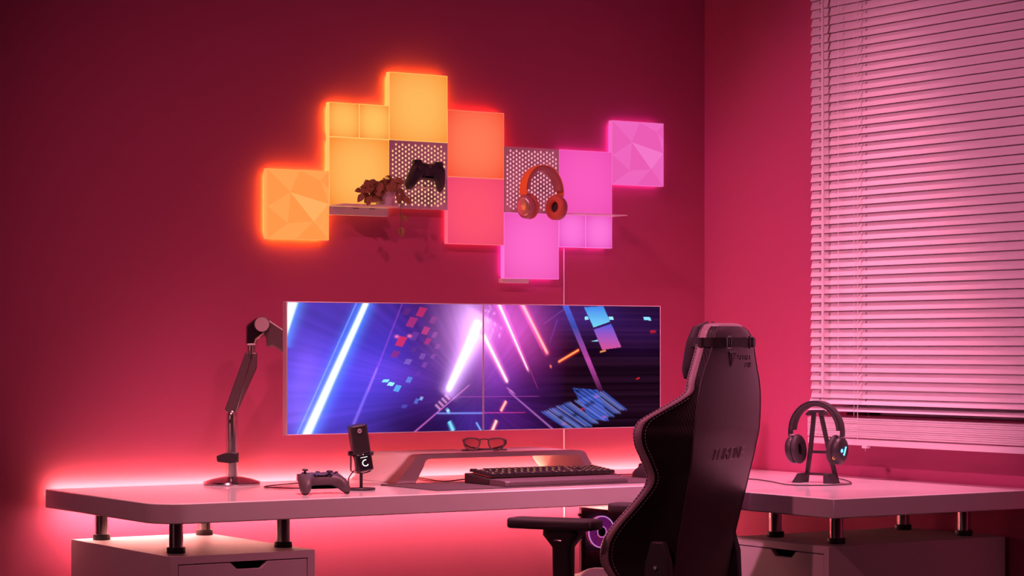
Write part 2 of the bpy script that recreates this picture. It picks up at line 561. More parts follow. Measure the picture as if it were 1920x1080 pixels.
def facets(mb, h, mi_off=0):
    """low faceted relief: jewelled triangles; three tones of diffuser"""
    P = {'a': (-1, 1), 'b': (0.05, 1), 'c': (1, 1), 'd': (-1, 0.42), 'e': (-0.28, 0.35), 'f': (0.72, 0.72), 'g': (1, 0.05),
         'h': (-1, -0.08), 'i': (0.48, -0.48), 'j': (1, -1), 'k': (-0.36, -0.56), 'l': (-0.06, -1), 'm': (-1, -1), 'n': (1, 0.5)}
    Z = {'e': 1.0, 'f': 0.8, 'i': 0.9, 'k': 0.8}
    T = [('a', 'b', 'e', 1), ('a', 'e', 'd', 0), ('b', 'c', 'f', 1), ('b', 'f', 'e', 0), ('c', 'n', 'f', 0), ('f', 'n', 'g', 1), ('f', 'g', 'e', 0),
         ('d', 'e', 'h', 0), ('h', 'e', 'k', 1), ('e', 'g', 'i', 2), ('e', 'i', 'k', 0), ('g', 'j', 'i', 1), ('h', 'k', 'm', 0), ('k', 'i', 'l', 1),
         ('k', 'l', 'm', 1), ('i', 'j', 'l', 0)]
    for t in T:
        vs = [(P[k][0] * h, -0.0205 - 0.004 * Z.get(k, 0.0), P[k][1] * h) for k in t[:3]]
        mb.add(vs, [(0, 1, 2)], t[3])


def light_panel(label, x0, z0, size, tones, back, kind='flat', back_strength=150.0, edge=None):
    """x0,z0 lower left corner; tones: colours of the diffuser; the diffuser's rim and rear light wash the wall"""
    cx, cz = x0 + size / 2, z0 + size / 2
    t = thing('light_panel', label, 'wall light', (cx, PY + 0.02, cz), group='square light panels in the wall cluster')
    h = size / 2 - 0.0016
    edge = edge or [min(1.0, c * 1.06 + 0.03) for c in tones[0]]
    ho = size / 2 - 0.0002
    if kind == 'flat':
        g = glow('lit_diffuser', tones[0], 1.0, tones[1], size / 2)
        MB().box(-h, h, -0.020, 0.0, -h, h).build('diffuser', g, t, bevel=0.0012)
    else:
        ms = [glow('lit_facet', c, 1.0) for c in tones]
        d = MB().box(-h, h, -0.0203, 0.0, -h, h)
        facets(d, h)
        d.build('diffuser', ms, t)
    MB().box(-ho, ho, -0.0190, -0.0005, -ho, ho).build('edge_light', glow('lit_edge', edge, 1.0), t)
    MB().box(-h + 0.001, h - 0.001, 0.0003, 0.0028, -h + 0.001, h - 0.001).build('housing', M['housing'], t)
    gb = glow('lit_back', back, back_strength * 0.75)
    i = 0.0085
    MB().box(-h + i, h - i, 0.0030, 0.0090, -h + i, h - i).build('backlight', gb, t)
    return t


OR_B = (1.0, 0.27, 0.015)
light_panel('orange faceted light panel at the far left end of the wall cluster', 3.0, 1.44, 0.2,
            [lin(255, 152, 74), lin(255, 162, 84), lin(255, 176, 98)], OR_B, 'facet')
light_panel('small amber light panel, left one of the pair above the plant shelf', 3.2, 1.74, 0.1, [lin(255, 188, 92), lin(250, 138, 52)], OR_B)
light_panel('small amber light panel beside the topmost panel, right one of the pair', 3.3, 1.74, 0.1, [lin(255, 192, 96), lin(250, 140, 54)], OR_B)
light_panel('large plain amber light panel directly behind the trailing plant', 3.2, 1.54, 0.2, [lin(255, 184, 92), lin(252, 142, 54)], OR_B)
light_panel('topmost light panel of the cluster, plain amber', 3.4, 1.74, 0.2, [lin(255, 184, 92), lin(252, 148, 60)], OR_B)
light_panel('plain coral orange light panel right of the topmost amber one', 3.6, 1.64, 0.2, [lin(255, 122, 88), lin(250, 84, 56)], (1.0, 0.07, 0.02), back_strength=110.0)
light_panel('plain rose red light panel under the coral orange one', 3.6, 1.44, 0.2, [lin(255, 84, 112), lin(240, 70, 110)], (1.0, 0.04, 0.10), back_strength=18.0)
light_panel('lowest light panel, plain pink, under the orange headphones', 3.8, 1.34, 0.2, [lin(255, 104, 200), lin(240, 84, 180)], (0.95, 0.06, 0.45), back_strength=30.0)
light_panel('large plain pink light panel above the empty clear shelf', 4.0, 1.54, 0.2, [lin(250, 92, 190), lin(238, 80, 178)], (0.95, 0.06, 0.45), back_strength=30.0)
light_panel('small pink light panel, left one of the pair below the clear shelf', 4.0, 1.44, 0.1, [lin(255, 116, 216), lin(232, 78, 186)], (0.95, 0.06, 0.45), back_strength=30.0)
light_panel('small pink light panel, right one of the pair below the clear shelf', 4.1, 1.44, 0.1, [lin(255, 118, 216), lin(232, 78, 186)], (0.95, 0.06, 0.45), back_strength=30.0)
light_panel('pink faceted light panel at the far right end of the wall cluster', 4.2, 1.64, 0.2,
            [lin(236, 92, 180), lin(240, 102, 190), lin(245, 118, 200)], (0.95, 0.07, 0.5), 'facet', back_strength=30.0)


def pegboard(label, x0, z0, tone, back):
    t = thing('pegboard_panel', label, 'pegboard', (x0 + 0.1, PY + 0.02, z0 + 0.1), group='lit pegboard panels in the wall cluster')
    b = MB()
    NC, NR, m = 17, 14, 0.0055
    cw = (0.2 - 2 * m - 0.001) / NC
    chh = (0.2 - 2 * m - 0.001) / (NR + 0.5)
    h = 0.0995

    def cell(xa, xb, za, zb, hw=0.0031, hh=0.0033):
        cx, cz = (xa + xb) / 2, (za + zb) / 2
        k = 0.0012
        oc = [(cx - hw + k, cz - hh), (cx + hw - k, cz - hh), (cx + hw, cz - hh + k), (cx + hw, cz + hh - k),
              (cx + hw - k, cz + hh), (cx - hw + k, cz + hh), (cx - hw, cz + hh - k), (cx - hw, cz - hh + k)]
        vs = [(xa, 0, za), (xb, 0, za), (xb, 0, zb), (xa, 0, zb)] + [(p[0], 0, p[1]) for p in oc]
        fs = [(0, 1, 5, 4), (1, 6, 5), (1, 2, 7, 6), (2, 8, 7), (2, 3, 9, 8), (3, 10, 9), (3, 0, 11, 10), (0, 4, 11)]
        b.add(vs, fs)

    def plain(xa, xb, za, zb):
        b.add([(xa, 0, za), (xb, 0, za), (xb, 0, zb), (xa, 0, zb)], [(0, 1, 2, 3)])
    plain(-h, -h + m, -h, h); plain(h - m, h, -h, h)
    for c in range(NC):
        xa = -h + m + c * cw; xb = xa + cw
        off = 0 if c % 2 == 0 else chh / 2
        z = -h + m
        plain(xa, xb, -h, z)
        if off: plain(xa, xb, z, z + off); z += off
        for r in range(NR):
            if c in (0, NC - 1) and r in (0, NR - 1):
                plain(xa, xb, z, z + chh)
            else:
                cell(xa, xb, z, z + chh)
            z += chh
        plain(xa, xb, z, h)
    pl = b.build('perforated_plate', M['perf'], t, solid=0.0016)
    pl.location = (0, -0.0195, 0)
    r_ = MB()
    for (a, c, d, e) in ((-h, h, -h, -h + 0.0012), (-h, h, h - 0.0012, h), (-h, -h + 0.0012, -h, h), (h - 0.0012, h, -h, h)):
        r_.box(a, c, -0.0205, 0, d, e)
    r_.build('rim', M['perf'], t)
    g = glow('lit_diffuser', tone[0], 1.0, tone[1], 0.1)
    MB().box(-h + 0.002, h - 0.002, -0.012, 0, -h + 0.002, h - 0.002).build('diffuser', g, t)
    MB().box(-h + 0.001, h - 0.001, 0.0003, 0.005, -h + 0.001, h - 0.001).build('housing', M['housing'], t)
    gb = glow('lit_back', back, 18.0)
    MB().box(-h + 0.014, h - 0.014, 0.0052, 0.0085, -h + 0.014, h - 0.014).build('backlight', gb, t)
    return t


def peg_hook(parent, x, z, reach):
    """two prong holder: a small tray with two upturned tips"""
    k = MB()
    k.box(x - 0.020, x + 0.020, -reach, -0.0195, z - 0.0015, z + 0.0015)
    for s in (-1, 1):
        k.box(x + s * 0.0105 - 0.002, x + s * 0.0105 + 0.002, -reach - 0.003, -reach, z - 0.0015, z + 0.020)
    return k.build('peg_hook', M['perf'], parent, bevel=0.0006)


pb1 = pegboard('white pegboard panel lit amber from behind, holding the black gamepad', 3.4, 1.54, (lin(255, 214, 160), lin(255, 190, 130)), (1.0, 0.12, 0.03))
pb2 = pegboard('white pegboard panel lit pink from behind, holding the orange headphones', 3.8, 1.54, (lin(255, 190, 205), lin(255, 170, 190)), (1.0, 0.06, 0.2))
peg_hook(pb1, 0.012, -0.036, 0.062)
peg_hook(pb2, -0.001, 0.031, 0.060)

# shelf plates fixed to the panels
t = thing('wall_shelf', 'small pale shelf plate carrying the potted trailing plant', 'shelf', (3.3, PY, 1.515), group='small shelves on the light panels')
MB().box(-0.0995, 0.0995, -0.083, -0.001, 0.0245, 0.0275).build('plate', M['acrylic'], t, bevel=0.0008)
bk = MB().box(-0.0995, 0.0975, 0.0, 0.028, 0.0, 0.0240).build('bracket', M['frame_white'], t, bevel=0.001)
for x in (-0.012, 0.042): MB().box(x - 0.010, x + 0.010, -0.001, 0.0003, 0.0195, 0.0212).build('slot', M['slot'], bk)
t = thing('wall_shelf', 'small empty shelf plate in front of the pink panels', 'shelf', (4.1, PY, 1.5375), group='small shelves on the light panels')
MB().box(-0.0995, 0.0995, -0.083, -0.0005, 0.0, 0.003).build('plate', M['acrylic'], t, bevel=0.0008)
# control box under the lowest panel
t = thing('control_box', 'slim pale control box with small buttons under the lowest pink panel', 'controller', (3.842, PY + 0.005, 1.3265))
MB().box(-0.050, 0.046, -0.008, 0.015, 0.0, 0.0128).build('body', M['frame_white'], t, bevel=0.0015)
for x in (-0.030, -0.012, 0.006, 0.024):
    MB().box(x - 0.003, x + 0.003, -0.0088, -0.0078, 0.005, 0.008).build('button', M['cabinet'], t)
# white supply cable running down the wall
c = MB().tube([(4.036, WY - 0.004, 1.437), (4.036, WY - 0.004, 1.0), (4.036, WY - 0.004, 0.30), (4.036, WY - 0.016, 0.085), (4.02, WY - 0.02, 0.006), (3.9, 5.9, 0.005)], 0.0022, 8).build('power_cable', M['cord'], smooth=True)
tag(c, 'thin white power cable running straight down the wall from the pink panels', 'cable')

# =================================================================== PLANT
pot_x, pot_y = 3.353, 5.885
plant = thing('potted_plant', 'small white pot of trailing dark leafed plant on the wall shelf', 'plant', (pot_x, pot_y, 1.5425))
MB().lathe([(0.024, 0.0), (0.0255, 0.002), (0.0335, 0.046), (0.034, 0.048), (0.0315, 0.048), (0.030, 0.042)], seg=36).build('pot', M['pot'], plant, smooth=True)
MB().lathe([(0.0005, 0.043), (0.0302, 0.042)], seg=24).build('soil', M['soil'], plant)


def leaf_mesh(mb, p, d, nrm, L, W):
    """pointed oval leaf with a folded midrib"""
    d = Vector(d).normalized(); n = Vector(nrm); n = (n - d * n.dot(d)).normalized(); s = d.cross(n)
    rows = []
    N = 8
    for i in range(N + 1):
        u = i / N
        w = W * math.sin(PI * min(1, u ** 0.85)) ** 0.8 * 0.5 if 0 < u < 1 else 0.0004
        c = Vector(p) + d * (u * L) - n * (0.12 * L * u * u)
        rows.append([tuple(c + s * (k * w) + n * (abs(k) * w * 0.28)) for k in (-1, -0.5, 0, 0.5, 1)])
    mb.grid(rows)


# leaf centres read off as wall coordinates (x, z) with the distance in front of the panels, length and heading in degrees
LEAVES = [(672, 357, 16, 190), (684, 362, 20, 205), (693, 352, 22, 180), (699, 341, 18, 170), (705, 347, 24, 200), (712, 353, 22, 250),
          (720, 344, 26, 170), (731, 333, 15, 150), (727, 347, 24, 280), (736, 350, 24, 265), (745, 346, 22, 250), (748, 338, 18, 20),
          (741, 357, 20, 290), (690, 373, 20, 225), (676, 371, 20, 230), (691, 377, 18, 260), (700, 368, 20, 240), (704, 374, 18, 215),
          (714, 373, 16, 200), (722, 340, 16, 120), (735, 341, 18, 60), (747, 373, 22, 285), (757, 371, 22, 310), (764, 376, 18, 320),
          (686, 366, 18, 150), (698, 358, 22, 240), (708, 361, 18, 300), (716, 362, 18, 240), (731, 362, 18, 250), (752, 360, 16, 300),
          (752, 406, 15, 265), (761, 410, 13, 300), (753, 435, 20, 270), (695, 345, 16, 160), (742, 349, 26, 240), (728, 354, 22, 230)]
fol = MB(); stm = MB()
for k_ in range(26):
    LEAVES.append((random.uniform(678, 752), random.uniform(340, 368), random.uniform(13, 20), random.uniform(150, 330)))
for i, (px, py, L, ang) in enumerate(LEAVES):
    depth = 5.865 - random.uniform(-0.02, 0.03)
    p = Vector(on_y(px, py, depth))
    a = math.radians(ang)
    d = Vector((math.cos(a), random.uniform(-0.35, 0.1), math.sin(a)))
    L_ = L / 640.0 * 0.98
    nn = Vector((random.uniform(-0.6, 0.3), -1, random.uniform(-0.2, 0.8)))
    base = p - d.normalized() * L_ * 0.5
    leaf_mesh(fol, base, d, nn, L_, L_ * random.uniform(0.58, 0.76))
    if i < 30 and i % 2 == 0:
        root = Vector((pot_x + random.uniform(-.012, .012), pot_y + random.uniform(-.012, .012), 1.59))
        mid = (root + base) / 2 + Vector((0, -0.01, 0.022))
        stm.tube(catmull([root, mid, base], 7), 0.0008, 5)
hang = [on_y(740, 350, 5.86), on_y(750, 372, 5.84), on_y(751, 395, 5.838), on_y(753, 412, 5.838), on_y(750, 425, 5.838), on_y(753, 440, 5.838)]
stm.tube(catmull(hang, 20), 0.0009, 5)
fol.build('foliage', M['leaf'], plant, world=True, smooth=True, solid=0.0005, sharp=60)
stm.build('stem', M['stem'], plant, world=True)


# =================================================================== GAMEPADS
def gamepad(name, label, root_loc, rot, colour, scale=1.0, group=None):
    t = thing(name, label, 'game controller', root_loc, rot=rot, group='black gamepads')
    t.scale = (scale,) * 3
    half = [(0.0, 0.043), (0.018, 0.044), (0.034, 0.047), (0.052, 0.045), (0.064, 0.034), (0.071, 0.014), (0.077, -0.012), (0.079, -0.034),
            (0.073, -0.051), (0.062, -0.055), (0.052, -0.047), (0.044, -0.032), (0.034, -0.021), (0.018, -0.017), (0.0, -0.017)]
    H = catmull(half, 40)
    out = H + [(-x, y) for (x, y) in reversed(H[1:-1])]
    n = len(out)
    c0 = (0.0, 0.012)
    rings = []
    for side in (1, -1):
        K = 8
        for j in range(K + 1):
            u = j / K      # 0 outline .. 1 middle
            s = 1 - u
            ring = []
            for (x, y) in out:
                # the middle is a bar between the grips, so shrink towards the nearest point of it
                ax = max(-0.052, min(0.052, x)); ay = 0.016 - 0.026 * max(0, (abs(ax) - 0.026) / 0.026) * (1 if y < 0 else 0.35)
                X = ax + (x - ax) * s; Y = ay + (y - ay) * s
                grip = max(0.0, (abs(X) - 0.034) / 0.045) * max(0.0, (0.02 - Y) / 0.07)
                th = (0.0165 + 0.005 * min(1, grip * 1.6)) * math.sqrt(max(0, 1 - s ** 2.6))
                zc = -0.016 * grip * 1.6
                ring.append((X, Y, zc + side * th * (1.0 if side > 0 else 1.15)))
            rings.append(ring)
    top_r = rings[:9]; bot_r = rings[9:]
    b = MB()
    b.grid(top_r, close_v=True); b.grid(bot_r, close_v=True)
    for r in (top_r[-1], bot_r[-1]):
        b.add(r, [tuple(range(len(r)))])
    b.build('shell', colour, t, smooth=True, sharp=80)
    for (sx, sy) in ((-0.046, 0.022), (0.022, -0.002)):
        st = MB().lathe([(0.0095, 0.010), (0.0105, 0.016), (0.0035, 0.0165), (0.0035, 0.0225), (0.0085, 0.0235), (0.0092, 0.0255), (0.0085, 0.027), (0.006, 0.0262)], (sx, sy, 0), seg=24)
        st.build('thumbstick', M['black'], t, smooth=True, sharp=50)
    dp = MB().box(-0.0315, -0.0125, -0.0045, 0.0005, 0.013, 0.0175).box(-0.0245, -0.0195, -0.0115, 0.0075, 0.013, 0.0178)
    dp.build('dpad', M['black_gloss'], t)
    for (dx, dy) in ((0.011, 0), (-0.011, 0), (0, 0.011), (0, -0.011)):
        MB().lathe([(0.005, 0.011), (0.005, 0.0165), (0.0042, 0.0178)], (0.046 + dx, 0.023 + dy, 0), seg=16).build('face_button', M['black_gloss'], t, smooth=True)
    MB().lathe([(0.0065, 0.013), (0.0062, 0.0172)], (0, 0.031, 0), seg=20).build('guide_button', M['grey'], t, smooth=True)
    for x in (-0.011, 0.011):
        MB().lathe([(0.0026, 0.013), (0.0024, 0.0172)], (x, 0.019, 0), seg=12).build('menu_button', M['grey'], t, smooth=True)
    for s in (-1, 1):
        tr = MB()
        tr.prism(rrect(s * 0.044 - 0.016, s * 0.044 + 0.016, 0.034, 0.053, 0.006), 'z', -0.014, 0.006)
        tr.build('trigger', M['black_gloss'], t, bevel=0.002)
    return t


# hanging one: top edge up, face to the room; rests on the hook
gp1 = gamepad('gamepad', 'black gamepad hanging on the amber lit pegboard', (3.488, 5.868, 1.634), (PI / 2, math.radians(3), 0), M['black'], 0.82)
# desk one: standing on its grips at the desk's front, triggers towards the window
gp2 = gamepad('gamepad', 'black gamepad lying on the desk beside the microphone', (2.868, 5.365, 0.7865), (math.radians(12), 0, math.radians(-4)), M['grey'], 0.88)


# =================================================================== HEADPHONES
def headphones(name, label, loc, rot, m_band_out, m_band_in, m_pad, m_cup, R=0.068, drop=0.045, toe=14, slot=None, lit=None, cup_r=0.036, band_w=0.028, yoke=None, disc=None):
    """local: band in the xz plane, arch up; origin between the cups at their lowest point; ear cups on +-x"""
    t = thing(name, label, 'headphones', loc, rot=rot)
    zc = cup_r + 0.004
    za = zc + drop          # centre of the arch
    def frames(a0, a1, n, r, sq=1.10):
        out = []
        for i in range(n + 1):
            a = math.radians(a0 + (a1 - a0) * i / n)
            o = (r * math.cos(a), 0, za + r * math.sin(a) * sq)
            rad = Vector((math.cos(a), 0, math.sin(a) * sq)).normalized()
            out.append((o, tuple(rad), (0, 1, 0)))
        return out
    w = band_w / 2
    MB().sweep(frames(-8, 188, 40, R), [(p[0], p[1]) for p in rrect(0.0048, 0.0078, -w, w, 0.0014, 3)]).build('headband', m_band_out, t, smooth=True, sharp=60)
    MB().sweep(frames(4, 176, 40, R - 0.0002), rrect(-0.0070, 0.0046, -w * 0.99, w * 0.99, 0.0030, 3)).build('band_padding', m_band_in, t, smooth=True, sharp=60)
    for s in (-1, 1):
        xb = s * (R + 0.003)
        zb = za - 0.010
        sl = MB().box(xb - 0.004, xb + 0.004, -w * 0.8, w * 0.8, zb - 0.014, zb + 0.004).build('slider', yoke or M['silver'], t, bevel=0.002)
        MB().tube(catmull([(xb, 0, zb - 0.012), (xb + s * 0.001, 0, zb - 0.024), (s * (R - 0.002), 0, zc + cup_r * 0.75)], 8), 0.0028, 10).build('yoke', M['black'], sl, smooth=True)
        cup = MB()
        Rm = Matrix.Rotation(math.radians(toe), 4, 'Z') @ Matrix.Rotation(math.radians(s * 6), 4, 'Y')
        cup.X = Matrix.Translation((s * (R - 0.006), 0, zc)) @ Rm @ Matrix.Scale(s, 4, (1, 0, 0))
        # local +x = outwards
        cup.lathe([(0.012, -0.004), (cup_r * 0.90, -0.004), (cup_r * 0.96, 0.0), (cup_r * 0.92, 0.010), (cup_r * 0.80, 0.0155), (0.01, 0.016)], axis='x', seg=48, sx=0.9, sy=1.06)
        cp = cup.build('ear_cup', m_cup, t, smooth=True, sharp=50)
        d = MB(); d.X = cup.X
        d.lathe([(0.001, 0.0178), (cup_r * 0.60, 0.0176), (cup_r * 0.68, 0.0168), (cup_r * 0.72, 0.0155), (cup_r * 0.72, 0.014)], axis='x', seg=48, sx=0.9, sy=1.06)
        d.build('outer_disc', disc or m_cup, cp, smooth=True, sharp=40)
        pd = MB(); pd.X = cup.X
        prof = []
        for k in range(16):
            a = 2 * PI * k / 16
            prof.append((cup_r * 0.70 + cup_r * 0.31 * math.cos(a), -0.0135 + 0.0105 * math.sin(a)))
        pd.lathe(prof, axis='x', seg=48, sx=0.9, sy=1.06, close=True)
        pd.build('ear_cushion', m_pad, cp, smooth=True, sharp=80)
        li = MB(); li.X = cup.X
        li.lathe([(0.001, -0.0075), (cup_r * 0.5, -0.0075), (cup_r * 0.5, -0.004)], axis='x', seg=32, sx=0.9, sy=1.06)
        li.build('ear_mesh', M['black_soft'], cp)
        if lit and s == 1:
            g = MB(); g.X = cup.X
            g.lathe([(0.0005, 0.0196), (0.0046, 0.0190), (0.0050, 0.0178)], (0, -0.013, 0.002), axis='x', seg=20)
            g.prism([(-0.002, -0.010), (0.003, -0.012), (0.010, 0.012), (0.006, 0.013)], 'x', 0.0176, 0.0192)
            g.build('status_light', lit, cp)
            q = MB(); q.X = cup.X
            pr = [(0.0032 + 0.0007 * math.cos(2 * PI * k / 8), -0.001 + 0.0007 * math.sin(2 * PI * k / 8)) for k in range(8)]
            q.X = cup.X @ Matrix.Translation((0.004, -0.030, -0.020)) @ Matrix.Rotation(math.radians(-60), 4, 'Z')
            q.lathe(pr, axis='x', seg=20, close=True)
            q.build('jack_ring', glow('orange_ring', (1.0, 0.25, 0.06), 1.6), cp)
    return t


brushed = mat('brushed_rose_metal', (0.75, 0.50, 0.52), 0.28, metal=0.9, bump=0.05, scale=80)
headphones('headphones', 'orange leather headphones hanging on the pink lit pegboard', (3.890, 5.866, 1.514), (math.radians(-2), 0, math.radians(6)),
           M['tan'], M['tan_inner'], mat('orange_ear_cushion', (0.55, 0.13, 0.06), 0.55, bump=0.15, scale=300), mat('rose_cup', (0.40, 0.15, 0.16), 0.4, bump=0.05, scale=200),
           R=0.0665, drop=0.046, toe=16, cup_r=0.0365, band_w=0.034, yoke=M['tan_inner'], disc=brushed)
HSX, HSY = 4.27, 5.045
cyan = glow('cyan_light', (0.06, 0.50, 1.0), 6.0)
headphones('gaming_headset', 'black headset with a cyan light resting on its stand by the window', (HSX, HSY, 0.7995), (0, 0, math.radians(-66)),
           M['black'], M['black_soft'], M['black_soft'], M['black'], R=0.074, drop=0.050, toe=-4, lit=cyan, cup_r=0.039, band_w=0.03)

# headset stand
sd = thing('headset_stand', 'black metal headset stand with slanted legs near the window', 'stand', (HSX, HSY, DT), math.radians(-66))
b = MB()
b.prism([(-0.064, 0.0), (-0.036, 0.0), (-0.036, 0.027), (-0.046, 0.027)], 'y', -0.028, 0.022)
b.build('foot', M['black'], sd, bevel=0.0008)
b = MB(); b.prism([(0.064, 0.0), (0.034, 0.0), (0.034, 0.027), (0.046, 0.027)], 'y', -0.028, 0.022)
b.build('foot', M['black'], sd, bevel=0.0008)
MB().box(-0.036, 0.034, 0.010, 0.018, 0.021, 0.027).build('crossbar', M['black'], sd, bevel=0.0008)
for s in (-1, 1):
    q = MB(); q.sweep([((s * 0.048, 0.034, 0.0), (1, 0, 0), (0, 1, 0)), ((s * 0.027, 0.020, 0.100), (1, 0, 0), (0, 1, 0)), ((s * 0.010, 0.006, 0.199), (1, 0, 0), (0, 1, 0))],
                      [(-0.005, -0.006), (0.005, -0.006), (0.005, 0.006), (-0.005, 0.006)])
    q.build('upright', M['black'], sd, bevel=0.0006)
MB().box(-0.030, 0.030, 0.017, 0.024, 0.082, 0.090).build('brace', M['black'], sd, bevel=0.0006)
MB().prism([(-0.026, 0.194), (-0.014, 0.205), (0.014, 0.205), (0.026, 0.194), (0.022, 0.189), (0.012, 0.1985), (-0.012, 0.1985), (-0.022, 0.189)], 'y', -0.018, 0.024).build('cradle', M['black'], sd, bevel=0.0006)
# headset cable
pts = [on_z(1330, 902, DT + .003), on_z(1398, 898, DT + .003), on_z(1440, 902, DT + .003), (on_z(1480, 909, DT + .003)), on_z(1540, 910, DT + .003), on_z(1585, 908.5, DT + .003),
       on_z(1596, 906, DT + .003), on_z(1588, 901, DT + .003), on_z(1568, 896, DT + .004)]
c = MB().tube(catmull(pts, 50), 0.0017, 8).build('headset_cable', M['black'], smooth=True)
tag(c, 'thin black cable curling on the white desk around the headset stand', 'cable')

# =================================================================== MONITORS
MY = 5.55


def screen_picture(xs, zs):
    """abstract neon tunnel, evaluated at points (xs, zs) of the screen plane; all shapes are laid out in metres on the plane"""
    def q(px, py):
        p = on_y(px, py, MY)
        return np.array((p[0], p[2]))
    rng = np.random.RandomState(3)
    n = xs.shape[0]
    U = np.stack([xs, zs], 1)
    C = np.zeros((n, 3))
    vp = q(893, 742)
    d = U - vp
    ang = np.arctan2(d[:, 1], d[:, 0]); rad = np.hypot(d[:, 0], d[:, 1])

    def gauss(p, s, col, k=1.0):
        p = q(*p); r2 = ((U[:, 0] - p[0]) / s[0]) ** 2 + ((U[:, 1] - p[1]) / s[1]) ** 2
        return (np.exp(-r2) * k)[:, None] * np.array(lin(*col))

    def noise1(t, seed, freq):
        r = np.random.RandomState(seed).rand(4096)
        x = t * freq; i = np.floor(x).astype(int); f = x - i; f = f * f * (3 - 2 * f)
        return r[i % 4096] * (1 - f) + r[(i + 1) % 4096] * f

    def beam(a, b, w0, w1, col, k=1.0, soft=True, fade=(1, 1), power=2.0):
        a, b = q(*a), q(*b)
        ab = b - a; L = np.hypot(*ab); e = ab / L
        t = ((U - a) @ e) / L
        dist = np.abs((U[:, 0] - a[0]) * e[1] - (U[:, 1] - a[1]) * e[0])
        w = w0 + (w1 - w0) * np.clip(t, 0, 1)
        inside = 1 / (1 + np.exp(-(t) * 90)) * 1 / (1 + np.exp(-(1 - t) * 90))
        pr = np.exp(-(dist / w) ** power)
        f = fade[0] + (fade[1] - fade[0]) * np.clip(t, 0, 1)
        return (pr * inside * f * k)[:, None] * np.array(lin(*col))

    def poly(P):
        pts = [q(*p) for p in P]
        m = np.ones(n, bool); 
        ar = sum(pts[i][0] * pts[(i + 1) % len(pts)][1] - pts[(i + 1) % len(pts)][0] * pts[i][1] for i in range(len(pts)))
        for i in range(len(pts)):
            a, b = pts[i], pts[(i + 1) % len(pts)]
            cr = (b[0] - a[0]) * (U[:, 1] - a[1]) - (b[1] - a[1]) * (U[:, 0] - a[0])
            m &= (cr * np.sign(ar) >= 0)
        return m

    X0 = q(537, 600)[0]; X1 = q(1238, 600)[0]
    s = (xs - X0) / (X1 - X0)
    Zt = q(537, 565)[1]; Zb = q(537, 817)[1]
    v = (Zt - zs) / (Zt - Zb)
    # ground colour: violet blue at left, magenta round the middle, near black at right
    st = 0.78 + 0.42 * noise1(ang + 9, 1, 22) * (0.4 + 0.6 * noise1(ang + 9, 2, 60))
    left = np.array(lin(88, 60, 190)) ; mid = np.array(lin(70, 24, 110)); dark = np.array(lin(16, 2, 14))
    wl = np.clip(1 - (s - 0.10) / 0.22, 0, 1)[:, None]; wr_ = np.clip((s - 0.55) / 0.18, 0, 1)[:, None]
    C += (left * wl + mid * (1 - wl)) * (1 - wr_) * st[:, None] + dark * wr_
    C += gauss((640, 720), (0.20, 0.11), (28, 50, 190), 0.8) + gauss((725, 640), (0.10, 0.10), (20, 40, 170), 0.5)
    C += gauss((560, 760), (0.06, 0.10), (150, 110, 215), 0.45) * st[:, None] + gauss((580, 690), (0.05, 0.06), (140, 90, 205), 0.35)
    C += gauss((866, 625), (0.085, 0.13), (215, 140, 225), 0.55) * (0.5 + st[:, None] * 0.5) + gauss((880, 600), (0.045, 0.07), (230, 200, 250), 0.35)
    C += gauss((935, 615), (0.11, 0.09), (215, 90, 195), 0.6) * (0.5 + st[:, None] * 0.5) + gauss((960, 600), (0.10, 0.10), (220, 90, 190), 0.45)
    C += gauss((990, 640), (0.10, 0.09), (170, 30, 110), 0.35) + gauss((930, 700), (0.07, 0.07), (120, 50, 160), 0.7)
    C += gauss((1080, 590), (0.12, 0.05), (90, 50, 160), 0.45) + gauss((1190, 620), (0.14, 0.06), (58, 20, 90), 0.4)
    C += gauss((870, 790), (0.08, 0.05), (40, 40, 150), 0.6) + gauss((960, 790), (0.06, 0.05), (60, 14, 70), 0.6)
    C += gauss((740, 700), (0.14, 0.05), (110, 60, 190), 0.35) * st[:, None]
    # dark underside of the left wall of the tunnel
    dk = np.clip((v - 0.72) / 0.2, 0, 1) * np.clip((s - 0.16) / 0.12, 0, 1) * np.clip((0.5 - s) / 0.1, 0, 1)
    C *= (1 - 0.55 * dk)[:, None]
    # tiles of the left wall
    for (x, y, w, h, col, k) in [(790, 585, 12, 16, (190, 40, 90), .9), (772, 604, 13, 17, (170, 45, 110), .9), (752, 640, 13, 17, (205, 44, 80), 1.),
                                 (741, 664, 11, 11, (150, 40, 90), .7), (798, 620, 10, 13, (200, 60, 120), .8), (802, 640, 8, 11, (190, 50, 120), .7),
                                 (777, 630, 10, 14, (120, 60, 160), .6), (765, 678, 10, 9, (130, 95, 190), .8), (745, 728, 9, 11, (90, 170, 240), 1.),
                                 (723, 714, 9, 5, (130, 225, 255), 1.2), (733, 720, 9, 6, (150, 235, 255), 1.3), (767, 712, 8, 10, (95, 130, 225), .9),
                                 (792, 668, 8, 10, (140, 90, 180), .6), (796, 684, 7, 9, (150, 80, 170), .5), (758, 762, 8, 6, (80, 80, 190), .7),
                                 (781, 752, 6, 9, (90, 120, 220), .7), (790, 747, 5, 6, (150, 180, 240), .8), (762, 584, 10, 12, (110, 40, 110), .5),
                                 (812, 600, 9, 12, (170, 70, 150), .5), (815, 628, 7, 10, (180, 90, 170), .5), (820, 650, 7, 9, (170, 90, 180), .4),
                                 (776, 655, 8, 9, (100, 50, 130), .5), (812, 668, 6, 8, (160, 90, 180), .45), (784, 700, 6, 8, (110, 60, 160), .4)]:
        sk = 0.36 * h
        mk = poly([(x - w * .55 + sk * .7, y - h * .6), (x + w * .75 + sk * .4, y - h * .42), (x + w * .5 - sk * .7, y + h * .62), (x - w * .75 - sk * .3, y + h * .42)])
